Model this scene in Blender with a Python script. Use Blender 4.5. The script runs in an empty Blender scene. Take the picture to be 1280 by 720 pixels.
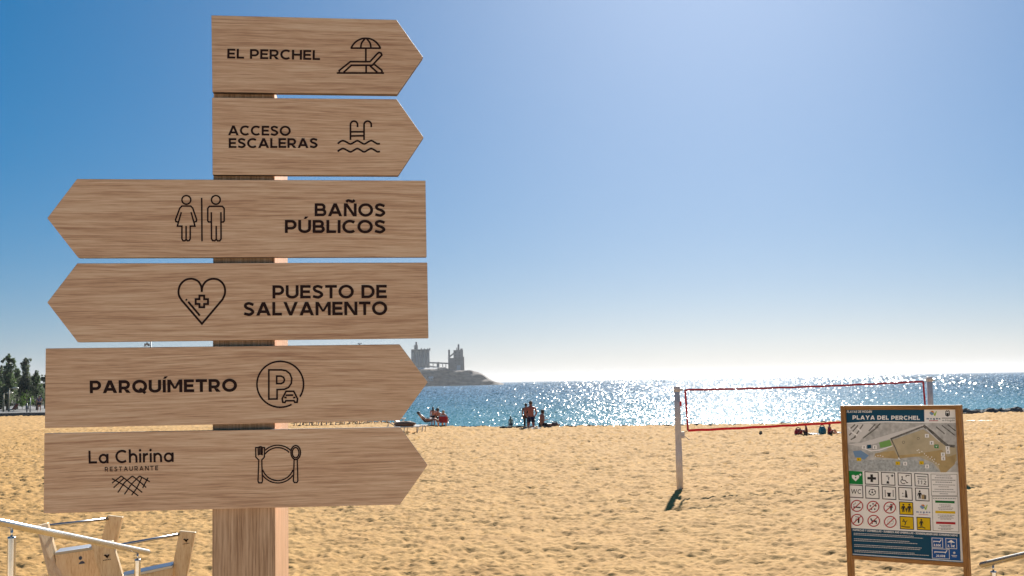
import bpy, bmesh, math, random
import numpy as np
from mathutils import Vector, Matrix
R = math.radians
random.seed(7); rng = np.random.default_rng(11)
SC = bpy.context.scene
COL = SC.collection

# ------------------------------------------------------------------ camera
F = 1400.0                       # focal length in photo pixels (photo is 1280 wide)
ROLL, PITCH = .0195, math.atan(117/1400)
CAMZ = 2.72
aX = np.array([1., 0, 0]); aU = np.array([0, -math.sin(PITCH), math.cos(PITCH)]); aW = np.array([0, math.cos(PITCH), math.sin(PITCH)])
cR = math.cos(ROLL)*aX - math.sin(ROLL)*aU
cU = math.sin(ROLL)*aX + math.cos(ROLL)*aU
CAM = np.array([0, 0, CAMZ])
cam_d = bpy.data.cameras.new("camera"); cam = bpy.data.objects.new("camera", cam_d); COL.objects.link(cam)
cam.matrix_world = Matrix(((cR[0], cU[0], -aW[0], 0), (cR[1], cU[1], -aW[1], 0), (cR[2], cU[2], -aW[2], CAMZ), (0, 0, 0, 1)))
cam_d.sensor_width = 36; cam_d.lens = F/1280*36
cam_d.clip_start = .05; cam_d.clip_end = 60000
SC.camera = cam

# ------------------------------------------------------------------ sky, sun, exposure
SUN_EL, SUN_AZ = R(27.5), R(11.4)      # azimuth measured from +Y towards +X
w = bpy.data.worlds.new("World"); SC.world = w; w.use_nodes = True
nt = w.node_tree; nt.nodes.clear()
sky = nt.nodes.new("ShaderNodeTexSky"); sky.sky_type = 'NISHITA'; sky.sun_disc = False
sky.sun_elevation = SUN_EL; sky.sun_rotation = SUN_AZ
sky.air_density = 0.75; sky.dust_density = 1.0; sky.ozone_density = 9.0; sky.altitude = 0
bg = nt.nodes.new("ShaderNodeBackground"); bg.inputs[1].default_value = .075
out = nt.nodes.new("ShaderNodeOutputWorld")
gm = nt.nodes.new("ShaderNodeGamma"); gm.inputs[1].default_value = .60      # the camera's own compression of the bright sky
hs = nt.nodes.new("ShaderNodeHueSaturation"); hs.inputs["Saturation"].default_value = 1.78; hs.inputs['Hue'].default_value = .4925
nt.links.new(sky.outputs[0], gm.inputs[0]); nt.links.new(gm.outputs[0], hs.inputs["Color"]); nt.links.new(hs.outputs[0], bg.inputs[0]); nt.links.new(bg.outputs[0], out.inputs[0])
sd = bpy.data.lights.new("sun", 'SUN'); sd.energy = 5.0; sd.angle = R(.7); sd.color = (1, .945, .86)
so = bpy.data.objects.new("sun", sd); COL.objects.link(so)
SDIR = Vector((math.sin(SUN_AZ)*math.cos(SUN_EL), math.cos(SUN_AZ)*math.cos(SUN_EL), math.sin(SUN_EL)))
so.rotation_euler = SDIR.to_track_quat('Z', 'Y').to_euler(); so.location = (20, 60, 60)
SC.view_settings.view_transform = 'Standard'; SC.view_settings.look = 'None'
SC.view_settings.exposure = 1.0; SC.view_settings.gamma = 1
SC.cycles.max_bounces = 6; SC.cycles.caustics_reflective = False; SC.cycles.caustics_refractive = False

# ------------------------------------------------------------------ pixel -> place
def ray(x, y): return aW + (x-640)/F*cR - (y-360)/F*cU
def pt(x, y, d):                          # the point seen at photo pixel x, y at ground distance d
    r = ray(x, y); return CAM + r*(d/r[1])
def onz(x, y, z=0.):                      # the point of level z seen at photo pixel x, y
    r = ray(x, y); return CAM + r*((z-CAMZ)/r[2])
class Plane:                              # a vertical plane through a point
    def __init__(s, p, yaw):
        s.p = np.array(p, float); s.t = np.array([math.cos(yaw), math.sin(yaw), 0]); s.n = np.array([math.sin(yaw), -math.cos(yaw), 0])  # n faces the camera
        s.yaw = yaw
    def hit(s, x, y, off=0.):
        r = ray(x, y); q = s.p + s.n*off; return CAM + r*(((q-CAM)@s.n)/(r@s.n))

# ------------------------------------------------------------------ materials
MATS = {}
def mat(name, col, rough=.6, metal=0., noise=None, bump=None, spec=.5, alpha=None):
    """plain principled with optional colour mottling (scale, amount) and bump (scale, strength)"""
    if name in MATS: return MATS[name]
    m = bpy.data.materials.new(name); m.use_nodes = True; N = m.node_tree.nodes; L = m.node_tree.links
    b = N["Principled BSDF"]; b.inputs["Roughness"].default_value = rough; b.inputs["Metallic"].default_value = metal
    b.inputs["Specular IOR Level"].default_value = spec
    b.inputs["Base Color"].default_value = (*col, 1)
    tc = N.new("ShaderNodeTexCoord")
    if noise:
        n = N.new("ShaderNodeTexNoise"); n.inputs["Scale"].default_value = noise[0]; n.inputs["Detail"].default_value = 5
        L.new(tc.outputs["Object"], n.inputs["Vector"])
        r = N.new("ShaderNodeValToRGB"); e = r.color_ramp.elements; a = noise[1]
        e[0].position = .3; e[1].position = .7
        e[0].color = (*[c*(1-a) for c in col], 1); e[1].color = (*[min(1, c*(1+a)) for c in col], 1)
        L.new(n.outputs[0], r.inputs[0]); L.new(r.outputs[0], b.inputs["Base Color"])
    if bump:
        n = N.new("ShaderNodeTexNoise"); n.inputs["Scale"].default_value = bump[0]; n.inputs["Detail"].default_value = 6
        L.new(tc.outputs["Object"], n.inputs["Vector"])
        bp = N.new("ShaderNodeBump"); bp.inputs["Strength"].default_value = bump[1]; bp.inputs["Distance"].default_value = .02
        L.new(n.outputs[0], bp.inputs["Height"]); L.new(bp.outputs[0], b.inputs["Normal"])
    MATS[name] = m; return m

def wood(name, dark, mid, light, rot=0., axis='x', fine=75, rough=.5, rnd=None):
    """grain running along axis, seen in object space turned by rot about z"""
    m = bpy.data.materials.new(name); m.use_nodes = True; N = m.node_tree.nodes; L = m.node_tree.links
    b = N["Principled BSDF"]; b.inputs["Roughness"].default_value = rough; b.inputs["Specular IOR Level"].default_value = .35
    tc = N.new("ShaderNodeTexCoord"); mp = N.new("ShaderNodeMapping"); mp.inputs["Rotation"].default_value = (0, 0, -rot)
    oi = N.new("ShaderNodeObjectInfo"); ro = N.new("ShaderNodeVectorMath"); ro.operation = 'SCALE'; ro.inputs[0].default_value = (3.1, 1.7, 2.3); L.new(oi.outputs["Random"], ro.inputs["Scale"])
    so_ = N.new("ShaderNodeVectorMath"); so_.operation = 'ADD'; L.new(tc.outputs["Object"], so_.inputs[0]); L.new(ro.outputs[0], so_.inputs[1]); L.new(so_.outputs[0], mp.inputs["Vector"])
    def noise(scale, detail=4, rough=.6, dist=0.):
        q = N.new("ShaderNodeVectorMath"); q.operation = 'MULTIPLY'; q.inputs[1].default_value = scale
        L.new(src, q.inputs[0]); n = N.new("ShaderNodeTexNoise"); n.inputs["Scale"].default_value = 1; n.inputs["Detail"].default_value = detail
        n.inputs["Roughness"].default_value = rough; n.inputs["Distortion"].default_value = dist
        L.new(q.outputs[0], n.inputs["Vector"]); return n.outputs[0]
    src = mp.outputs[0]
    sc = (lambda a, c: (a, c, c)) if axis == 'x' else ((lambda a, c: (c, c, a)))
    warp = noise(sc(1.3, 4), 1.5)
    wv = N.new("ShaderNodeVectorMath"); wv.operation = 'SCALE'; wv.inputs["Scale"].default_value = .035
    cx = N.new("ShaderNodeCombineXYZ")
    for i, k in enumerate(('X', 'Y', 'Z')):
        if (axis == 'x' and k == 'Z') or (axis == 'z' and k == 'X'): L.new(warp, cx.inputs[k])
    L.new(cx.outputs[0], wv.inputs[0])
    ad = N.new("ShaderNodeVectorMath"); ad.operation = 'ADD'; L.new(mp.outputs[0], ad.inputs[0]); L.new(wv.outputs[0], ad.inputs[1])
    src = ad.outputs[0]
    g1 = noise(sc(4.5, fine*2.4), 4, .7); g2 = noise(sc(14, fine*7), 3, .65); g3 = noise(sc(1.2, fine*.45), 4, .6)
    def mix(a, b_, f):
        k = N.new("ShaderNodeMix"); k.data_type = 'FLOAT'; k.inputs[0].default_value = f; L.new(a, k.inputs[2]); L.new(b_, k.inputs[3]); return k.outputs[0]
    g = mix(mix(g1, g2, .42), g3, .17)
    r = N.new("ShaderNodeValToRGB"); e = r.color_ramp.elements
    e[0].position = .39; e[1].position = .60; e[0].color = (*dark, 1); e[1].color = (*light, 1)
    k = e.new(.49); k.color = (*mid, 1)
    hv = N.new("ShaderNodeHueSaturation"); vr = N.new("ShaderNodeMapRange"); vr.inputs[3].default_value = .955; vr.inputs[4].default_value = 1.03; L.new(oi.outputs["Random"], vr.inputs[0]); L.new(vr.outputs[0], hv.inputs["Value"])
    L.new(g, r.inputs[0]); L.new(r.outputs[0], hv.inputs["Color"]); L.new(hv.outputs[0], b.inputs["Base Color"])
    bp = N.new("ShaderNodeBump"); bp.inputs["Strength"].default_value = .25; bp.inputs["Distance"].default_value = .002
    L.new(g, bp.inputs["Height"]); L.new(bp.outputs[0], b.inputs["Normal"])
    MATS[name] = m; return m

# ------------------------------------------------------------------ object helpers
def tag(o, label=None, cat=None, group=None, kind=None):
    if label: o["label"] = label
    if cat: o["category"] = cat
    if group: o["group"] = group
    if kind: o["kind"] = kind
    return o
def empty(name, loc, label, cat, group=None):
    o = bpy.data.objects.new(name, None); COL.objects.link(o); o.location = tuple(loc); o.empty_display_size = .1
    return tag(o, label, cat, group)
def root_loc(o):
    p = np.zeros(3)
    while o is not None: p = p + np.array(o.location); o = o.parent
    return p
def link(name, me, parent=None):
    o = bpy.data.objects.new(name, me); COL.objects.link(o)
    if parent is not None: o.parent = parent
    return o
class MB:
    def __init__(s): s.v = []; s.f = []; s.m = []
    def add(s, vs, fs, mi=0):
        n = len(s.v); s.v += [tuple(map(float, q)) for q in vs]
        for f in fs: s.f.append(tuple(n+i for i in f)); s.m.append(mi)
        return s
    def box(s, c, size, rz=0., mi=0, R3=None):
        x, y, z = [q/2 for q in size]; P = np.array([(sx*x, sy*y, sz*z) for sx in (-1, 1) for sy in (-1, 1) for sz in (-1, 1)])
        if R3 is None:
            a, b = math.cos(rz), math.sin(rz); R3 = np.array([[a, -b, 0], [b, a, 0], [0, 0, 1]])
        P = P @ np.array(R3).T + np.array(c)
        return s.add(P, [(0, 1, 3, 2), (4, 6, 7, 5), (0, 4, 5, 1), (2, 3, 7, 6), (0, 2, 6, 4), (1, 5, 7, 3)], mi)
    def tube(s, pts, rad, n=8, mi=0, cap=True):
        pts = [np.array(p, float) for p in pts]; rad = [rad]*len(pts) if np.isscalar(rad) else rad
        rings = []; up = None
        for i, p in enumerate(pts):
            t = pts[min(i+1, len(pts)-1)] - pts[max(i-1, 0)]; t = t/np.linalg.norm(t)
            if up is None: up = np.array([0, 0, 1.]) if abs(t[2]) < .9 else np.array([1., 0, 0])
            a = np.cross(up, t); a /= np.linalg.norm(a); b = np.cross(t, a); up = b
            rings.append([p + rad[i]*(a*math.cos(2*math.pi*k/n) + b*math.sin(2*math.pi*k/n)) for k in range(n)])
        vs = [q for r in rings for q in r]; fs = []
        for i in range(len(pts)-1):
            for k in range(n):
                fs.append((i*n+k, i*n+(k+1) % n, (i+1)*n+(k+1) % n, (i+1)*n+k))
        if cap: fs += [tuple(range(n-1, -1, -1)), tuple(range((len(pts)-1)*n, len(pts)*n))]
        return s.add(vs, fs, mi)
    def ball(s, c, r, nu=10, nv=7, mi=0, jit=0.):
        r = (r, r, r) if np.isscalar(r) else r; vs = []; fs = []
        for j in range(nv+1):
            th = math.pi*j/nv
            for i in range(nu):
                ph = 2*math.pi*i/nu; k = 1+random.uniform(-jit, jit)
                vs.append((c[0]+k*r[0]*math.sin(th)*math.cos(ph), c[1]+k*r[1]*math.sin(th)*math.sin(ph), c[2]+k*r[2]*math.cos(th)))
        for j in range(nv):
            for i in range(nu): fs.append((j*nu+i, (j+1)*nu+i, (j+1)*nu+(i+1) % nu, j*nu+(i+1) % nu))
        return s.add(vs, fs, mi)
    def prism(s, poly, vec, mi=0):            # polygon (list of 3d points) extruded along vec
        n = len(poly); vec = np.array(vec); a = [np.array(p) for p in poly]; b = [p+vec for p in a]
        fs = [tuple(range(n)), tuple(range(2*n-1, n-1, -1))] + [(i, n+i, n+(i+1) % n, (i+1) % n) for i in range(n)]
        return s.add(a+b, fs, mi)
    def build(s, name, mats, parent=None, smooth=False, bevel=0., fix=True):
        off = root_loc(parent); me = bpy.data.meshes.new(name)
        v = np.array(s.v) - off
        me.from_pydata([tuple(q) for q in v], [], s.f)
        mats = mats if isinstance(mats, (list, tuple)) else [mats]
        for m in mats: me.materials.append(m)
        if len(mats) > 1: me.polygons.foreach_set("material_index", s.m)
        if fix or bevel:
            bm = bmesh.new(); bm.from_mesh(me); bmesh.ops.recalc_face_normals(bm, faces=bm.faces)
            if bevel:
                ed = [e for e in bm.edges if len(e.link_faces) == 2 and e.calc_face_angle(0) > .5]
                bmesh.ops.bevel(bm, geom=ed, offset=bevel, segments=2, affect='EDGES', profile=.5)
            bm.to_mesh(me); bm.free()
        if smooth: me.polygons.foreach_set("use_smooth", [True]*len(me.polygons))
        return link(name, me, parent)
def children(o): return [c for c in bpy.data.objects if c.parent is o]
def copy_tree(o, parent=None, kids=None):
    kids = kids if kids is not None else children(o)
    c = o.copy(); COL.objects.link(c); c.parent = parent
    for k in kids: copy_tree(k, c)
    return c

# ------------------------------------------------------------------ 2d drawing: strokes, polygons, letters (all printed flat on a plane)
def ribbon(pts, wd, closed=False):
    P = [np.array(p, float) for p in pts]; Q = [P[0]]
    for p in P[1:]:
        if np.linalg.norm(p-Q[-1]) > 1e-6: Q.append(p)
    if closed and np.linalg.norm(Q[0]-Q[-1]) < 1e-6: Q.pop()
    n = len(Q); L = []; Rr = []
    for i in range(n):
        a = Q[i-1] if (i > 0 or closed) else None; b = Q[(i+1) % n] if (i < n-1 or closed) else None
        d1 = (Q[i]-a) if a is not None else (b-Q[i]); d2 = (b-Q[i]) if b is not None else d1
        d1 = d1/np.linalg.norm(d1); d2 = d2/np.linalg.norm(d2)
        n1 = np.array([-d1[1], d1[0]]); n2 = np.array([-d2[1], d2[0]]); m = n1+n2; l = np.linalg.norm(m)
        m = n1 if l < .2 else m/l; k = min(1/max(m@n1, .35), 2.2)
        L.append(Q[i]+m*wd/2*k); Rr.append(Q[i]-m*wd/2*k)
    out = []
    for i in range(n if closed else n-1):
        j = (i+1) % n; out.append([L[i], L[j], Rr[j], Rr[i]])
    return out
def arc(cx, cy, rx, ry, a0, a1, n=16):
    return [(cx+rx*math.cos(R(a0+(a1-a0)*i/n)), cy+ry*math.sin(R(a0+(a1-a0)*i/n))) for i in range(n+1)]
def spline(pts, k=5):                        # Catmull-Rom through the points
    P = [np.array(p, float) for p in pts]; P = [2*P[0]-P[1]] + P + [2*P[-1]-P[-2]]; o = []
    for i in range(1, len(P)-2):
        for j in range(k):
            t = j/k; a, b, c, d = P[i-1:i+3]
            o.append(.5*((2*b)+(-a+c)*t+(2*a-5*b+4*c-d)*t*t+(-a+3*b-3*c+d)*t**3))
    return o+[P[-2]]
def glyph(ch, w):
    """capital height 1, y up; returns (advance width, list of polygons); w = stroke weight"""
    h = w/2; S = []; t = w*1.13; W = .8
    st = lambda *p, closed=False: S.extend(ribbon(p, w, closed)); po = lambda *p: S.append([np.array(q, float) for q in p])
    def stem(x, y0=0, y1=1): po((x, y0), (x+w, y0), (x+w, y1), (x, y1))
    def bar(x0, x1, y): po((x0, y-h), (x1, y-h), (x1, y+h), (x0, y+h))
    acc = None
    if ch == 'á': acc = ','; ch = 'a'
    if ch in 'ÍÚÁÑ': acc = '~' if ch == 'Ñ' else "'"; ch = {'Í': 'I', 'Ú': 'U', 'Á': 'A', 'Ñ': 'N'}[ch]
    if ch == 'E': W = .74; stem(0); bar(w, W, h); bar(w, W*.92, .505); bar(w, W-.01, 1-h)
    elif ch == 'F': W = .72; stem(0); bar(w, W*.92, .47); bar(w, W-.01, 1-h)
    elif ch == 'L': W = .68; stem(0); bar(w, W, h)
    elif ch == 'I': W = w; stem(0)
    elif ch == 'H': W = .92; stem(0); stem(W-w); bar(w, W-w, .5)
    elif ch == 'T': W = .82; stem(W/2-h, 0, 1-w); bar(0, W, 1-h)
    elif ch in 'PR':
        W = .82; stem(0); ym = .36 if ch == 'P' else .39; r = (1-h-ym)/2
        st(*([(w, 1-h), (W-h-r, 1-h)]+arc(W-h-r, ym+r, r, r, 90, -90, 12)+[(w, ym)]))
        if ch == 'R': W = .86; po((.38, ym-h), (.38+t*1.1, ym-h), (W, 0), (W-t*1.2, 0))
    elif ch == 'B':
        W = .85; stem(0); r1 = (.5-h)/2; r2 = (.5-h)/2
        st(*([(w, 1-h), (W-.06-h-r1, 1-h)]+arc(W-.06-h-r1, .5+r1, r1, r1, 90, -90, 10)+[(w, .5)]))
        st(*([(W-.1-h-r1, .5)]+arc(W-h-r2, h+r2, r2, r2, 90, -90, 10)+[(w, h)]))
    elif ch == 'D':
        W = .93; stem(0); r = .5-h; st(*([(w, 1-h), (W-h-r, 1-h)]+arc(W-h-r, .5, r, r, 90, -90, 16)+[(w, h)]))
    elif ch in 'OQ':
        W = 1.08; st(*arc(W/2, .5, W/2-h, .52-h, 0, 360, 30)[:-1], closed=True)
        if ch == 'Q': st((W*.5, .33), (W*.88, -.03))
    elif ch in 'CG':
        W = .95; st(*arc(.54, .5, .54-h, .52-h, 47, 313, 24))
        if ch == 'G': stem(W-w-.02, .12, .5); bar(W*.55, W-.02, .5-h+.02)
    elif ch == 'U': W = .9; r = W/2-h; st(*([(h, 1), (h, .38)]+arc(W/2, .36, r, .37-h, 180, 360, 14)+[(W-h, .38), (W-h, 1)]))
    elif ch == 'J': W = .62; r = W/2-h; st(*([(W-h, 1), (W-h, .3)]+arc(W/2, .3, r, .31-h, 0, -150, 10)))
    elif ch == 'S':
        W = .79; p = spline([(W*.90, .80), (W*.72, .965-h), (W*.47, 1.02-h), (W*.17+h*.3, .90-h*.6), (W*.13+h*.35, .69), (W*.32, .57), (W*.63, .47), (W*.87-h*.35, .34), (W*.86-h*.35, .17+h*.5), (W*.56, h-.02), (W*.30, h+.005), (W*.06, .165)], 5); st(*p)
    elif ch == 'A': W = 1.04; po((0, 0), (t, 0), (W/2+t*.5, 1), (W/2-t*.5, 1)); po((W-t, 0), (W, 0), (W/2+t*.5, 1), (W/2-t*.5, 1)); bar(W*.22, W*.78, .29)
    elif ch == 'V': W = 1.02; po((0, 1), (t, 1), (W/2+t*.45, 0), (W/2-t*.45, 0)); po((W-t, 1), (W, 1), (W/2+t*.45, 0), (W/2-t*.45, 0))
    elif ch == 'Y': W = .98; stem(W/2-h, 0, .45); po((0, 1), (t, 1), (W/2+h, .42), (W/2-h, .42)); po((W-t, 1), (W, 1), (W/2+h, .42), (W/2-h, .42))
    elif ch == 'W':
        W = 1.5; q = W/4
        for a, b in ((0, q), (2*q, q), (2*q, 3*q), (4*q, 3*q)): po((a*(1-t/W), 1), (a*(1-t/W)+t*.92, 1), (b*(1-t/W)+t*.92, 0), (b*(1-t/W), 0))
    elif ch == 'N': W = .93; stem(0); stem(W-w); po((w*.1, 1), (w*1.25, 1), (W-w*.1, 0), (W-w*1.25, 0))
    elif ch == 'M': W = 1.08; stem(0); stem(W-w); po((w*.1, 1), (w*1.1, 1), (W/2+h*.8, .28), (W/2-h*.8, .28)); po((W-w*1.1, 1), (W-w*.1, 1), (W/2+h*.8, .28), (W/2-h*.8, .28))
    elif ch == 'X': W = .95; po((0, 1), (t, 1), (W, 0), (W-t, 0)); po((W-t, 1), (W, 1), (t, 0), (0, 0))
    elif ch == 'Z': W = .8; bar(0, W, h); bar(0, W, 1-h); po((0, w), (t, w), (W, 1-w), (W-t, 1-w))
    elif ch == '1': W = .42; stem(W-w); po((0, .78), (W-w, 1), (W-w, 1-w), (0, .78-w*.8))
    elif ch == '2': W = .72; st(*spline([(h*.8, .80), (W*.3, .98-h), (W*.62, .98-h), (W*.86-h*.3, .76), (W*.7, .5), (h*1.3, h)], 4)); bar(0, W, h)
    elif ch == '3': W = .72; st(*spline([(h*.6, .86), (W*.45, 1-h), (W*.82, .78), (W*.42, .54)], 5)); st(*spline([(W*.42, .54), (W*.9, .3), (W*.5, h), (h*.4, .14)], 5))
    elif ch == '0': W = .8; st(*arc(W/2, .5, W/2-h, .5-h, 0, 360, 22)[:-1], closed=True)
    elif ch == ',': W = w; po((0, 0), (w, 0), (w*.7, w), (0, w)); po((w*.3, 0), (w, 0), (w*.2, -w))
    elif ch == '.': W = w; po((0, 0), (w, 0), (w, w), (0, w))
    elif ch == '€': W = .8; st(*arc(.52, .5, .45-h, .5-h, 50, 310, 16)); bar(0, .6, .6); bar(0, .6, .4)
    elif ch == '-': W = .4; bar(0, W, .4)
    elif ch in 'aoghnrimudejlty':
        x = .72; r = x/2-h
        if ch == 'a': W = .80; st(*arc(.39, x/2, .39-h, x/2+.02-h, 0, 360, 22)[:-1], closed=True); stem(W-w, 0, x)
        elif ch == 'o': W = .78; st(*arc(.39, x/2, .39-h, x/2+.02-h, 0, 360, 22)[:-1], closed=True)
        elif ch == 'e': W = .76; st(*arc(.38, x/2, .38-h, x/2+.02-h, -40, -360, 20)); bar(h, W-h, x/2)
        elif ch == 'd': W = .80; st(*arc(.39, x/2, .39-h, x/2+.02-h, 0, 360, 22)[:-1], closed=True); stem(W-w, 0, 1.04)
        elif ch == 'g': W = .80; st(*arc(.39, x/2, .39-h, x/2+.02-h, 0, 360, 22)[:-1], closed=True); st(*([(W-h, x), (W-h, -.05)]+arc(W/2, -.05, W/2-h, .22, 0, -150, 10)))
        elif ch == 'h': W = .70; stem(0, 0, 1.04); rr = W/2-h; st(*([(h, x-h-rr)]+arc(W/2, x-h-rr, rr, rr+.02, 180, 0, 12)+[(W-h, 0)]))
        elif ch in 'nu': W = .70; stem(0, 0, x); rr = W/2-h; st(*([(h, x-h-rr)]+arc(W/2, x-h-rr, rr, rr+.02, 180, 0, 12)+[(W-h, 0)]))
        elif ch == 'm':
            W = 1.1; stem(0, 0, x); rr = (W/2-w/2)/2
            for k in (0, 1): c = h+rr+k*2*rr; st(*([(c-rr, x-h-rr)]+arc(c, x-h-rr, rr, rr, 180, 0, 10)+[(c+rr, 0)]))
        elif ch == 'r': W = .42; stem(0, 0, x); st(*arc(.44, x-h-.26, .44-h, .28, 178, 92, 8))
        elif ch == 'i': W = w; stem(0, 0, x); S.append([np.array(p) for p in arc(h, .95, w*.62, w*.62, 0, 360, 10)[:-1]])
        elif ch == 'l': W = w; stem(0, 0, 1.04)
        elif ch == 'j': W = w; stem(0, -.2, x)
        elif ch == 't': W = .45; stem(.12, 0, .95); bar(0, W, x-h)
        elif ch == 'y': W = .7; po((0, x), (t, x), (W/2+h, 0), (W/2-h, 0)); po((W-t, x), (W, x), (W*.35, -.25), (W*.35-t, -.25))
    else: W = .3
    if acc == "'": c = W/2; po((c-.07, 1.08), (c+.10, 1.08), (c+.27, 1.26), (c+.03, 1.26))
    if acc == ',': c = W/2; po((c-.07, .84), (c+.10, .84), (c+.24, 1.02), (c+.03, 1.02))
    if acc == '~': st(*[p for p in spline([(W*.18, 1.12), (W*.34, 1.23), (W*.52, 1.18), (W*.68, 1.14), (W*.84, 1.26)], 5)])
    return W, S
def text_polys(txt, p0, p1, cap, w=.2, track=.11, slant=0.):
    """letters set along the pixel line p0-p1 (baseline), stretched to fill it; pixel y runs down"""
    x = 0; items = []; sp = .42
    for i, ch in enumerate(txt):
        if ch == ' ': x += sp; continue
        W, S = glyph(ch, w); items.append((x, S)); x += W+track
    tot = x-track; p0 = np.array(p0, float); p1 = np.array(p1, float); ux = (p1-p0)/tot; d = (p1-p0)/np.linalg.norm(p1-p0); uy = np.array([d[1], -d[0]])*cap
    out = []
    for xo, S in items:
        for q in S: out.append([p0+ux*(a[0]+xo+slant*a[1])+uy*a[1] for a in q])
    return out
class Print:
    """flat print on a plane: polygons given in photo pixels, each layer a hair above the one below"""
    def __init__(s, plane, base=.0004): s.pl = plane; s.v = []; s.f = []; s.m = []; s.k = 0; s.base = base
    def poly(s, pts, mi=0):
        off = s.base + s.k*3e-6; s.k += 1; n = len(s.v)
        s.v += [tuple(s.pl.hit(p[0], p[1], off)) for p in pts]; s.f.append(tuple(range(n, n+len(pts)))); s.m.append(mi); return s
    def polys(s, L, mi=0):
        for p in L: s.poly(p, mi)
        return s
    def line(s, pts, wd, mi=0, closed=False, cap=False): 
        s.polys(ribbon(pts, wd, closed), mi)
        return s
    def disc(s, x, y, r, mi=0, n=14, ry=None): return s.poly(arc(x, y, r, ry or r, 0, 360, n)[:-1], mi)
    def ring(s, x, y, r, wd, mi=0, n=22, ry=None): return s.line(arc(x, y, r, ry or r, 0, 360, n)[:-1], wd, mi, True)
    def text(s, *a, mi=0, **k): return s.polys(text_polys(*a, **k), mi)
    def build(s, name, mats, parent):
        off = root_loc(parent); me = bpy.data.meshes.new(name)
        me.from_pydata([tuple(np.array(q)-off) for q in s.v], [], s.f)
        mats = mats if isinstance(mats, (list, tuple)) else [mats]
        for m in mats: me.materials.append(m)
        me.polygons.foreach_set("material_index", s.m)
        bm = bmesh.new(); bm.from_mesh(me)
        for f in bm.faces:
            f.normal_update()
            if f.normal.dot(Vector(s.pl.n)) < 0: f.normal_flip()
        bm.to_mesh(me); bm.free()
        return link(name, me, parent)

# ------------------------------------------------------------------ noise for the terrain
def vnoise(x, y, seed):
    """smooth gradient noise, about -1..1"""
    r = np.random.default_rng(seed); T = r.uniform(0, 2*np.pi, 4096); Pm = r.permutation(4096)
    xi = np.floor(x).astype(int); yi = np.floor(y).astype(int); fx = x-xi; fy = y-yi
    def g(i, j, dx, dy):
        a = T[(Pm[(i & 4095)] + j*131) & 4095]; return np.cos(a)*dx+np.sin(a)*dy
    u = fx*fx*fx*(fx*(fx*6-15)+10); v = fy*fy*fy*(fy*(fy*6-15)+10)
    a = g(xi, yi, fx, fy); b = g(xi+1, yi, fx-1, fy); c = g(xi, yi+1, fx, fy-1); d = g(xi+1, yi+1, fx-1, fy-1)
    return (a+(b-a)*u+(c-a)*v+(a-b-c+d)*u*v)*1.5
def sheet(name, X, Y, Z, m, smooth=True, kind='structure', normals=None):
    nr, nc = X.shape; me = bpy.data.meshes.new(name)
    co = np.stack([X, Y, Z], -1).reshape(-1, 3).astype(np.float32)
    i = np.arange(nr-1)[:, None]*nc+np.arange(nc-1)[None, :]
    q = np.stack([i, i+1, i+nc+1, i+nc], -1).reshape(-1, 4).astype(np.int32)
    me.vertices.add(len(co)); me.vertices.foreach_set("co", co.ravel())
    me.loops.add(q.size); me.loops.foreach_set("vertex_index", q.ravel())
    me.polygons.add(len(q)); me.polygons.foreach_set("loop_start", np.arange(0, q.size, 4, dtype=np.int32))
    me.update(); me.validate()
    if smooth: me.polygons.foreach_set("use_smooth", [True]*len(q))
    if normals is not None: me.normals_split_custom_set_from_vertices(normals.reshape(-1, 3).tolist())
    me.materials.append(m); o = link(name, me); tag(o, kind=kind); return o

# =================================================================== SETTING
SEA_Z = -1.0
# sand ---------------------------------------------------------------
CX = [-200, -60, -53, -20, -9, -6, 0, 10, 14, 22, 31, 60, 200]
CY = [150, 131, 124, 96, 80, 72, 67, 65.5, 64.5, 68, 75, 82, 90]
def crest(x): return np.interp(x, CX, CY)
def sand_height(x, y, fine=True):
    r = np.hypot(x, y)
    h = .035*vnoise(x/2.3, y/2.3, 1) + .035*vnoise(x/1.2+4, y/1.2, 6)
    if fine:
        trod = .95+1.35*np.clip((r-20)/40, 0, 1)          # more trampled towards the water
        h = h + trod*(-.032*np.abs(vnoise(x/.5, y/.5, 2)) + .033*vnoise(x/.24+7, y/.24, 3) - .042*np.abs(vnoise(x/.17, y/.17+3, 4)) + .013*vnoise(x/.085, y/.085, 5)+.026)
    c = crest(x)+.8*vnoise(x/5., x*0+3.3, 8)
    t = np.clip((y-c)/14., 0, 1.6); drop = -1.45*t
    h = h*np.clip(1.0-.25*(y-c)/10, .15, 1)
    return h+drop
th = np.concatenate([np.linspace(-76, -30, 60, endpoint=False), np.linspace(-30, 30, 820), np.linspace(30, 76, 60)[1:]])
th = np.radians(th)
inv = np.concatenate([np.linspace(1/1.6, 1/13., 40, endpoint=False), 1/13.*np.ones(0)])
dd = np.concatenate([1/inv, np.geomspace(13, 78, 560, endpoint=False), np.geomspace(78, 160, 90)])
D, T = np.meshgrid(dd, th, indexing='ij')
T = T + rng.normal(0, .0004, T.shape)
X = D*np.tan(np.clip(T, -1.33, 1.33)); Y = D.copy()
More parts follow.
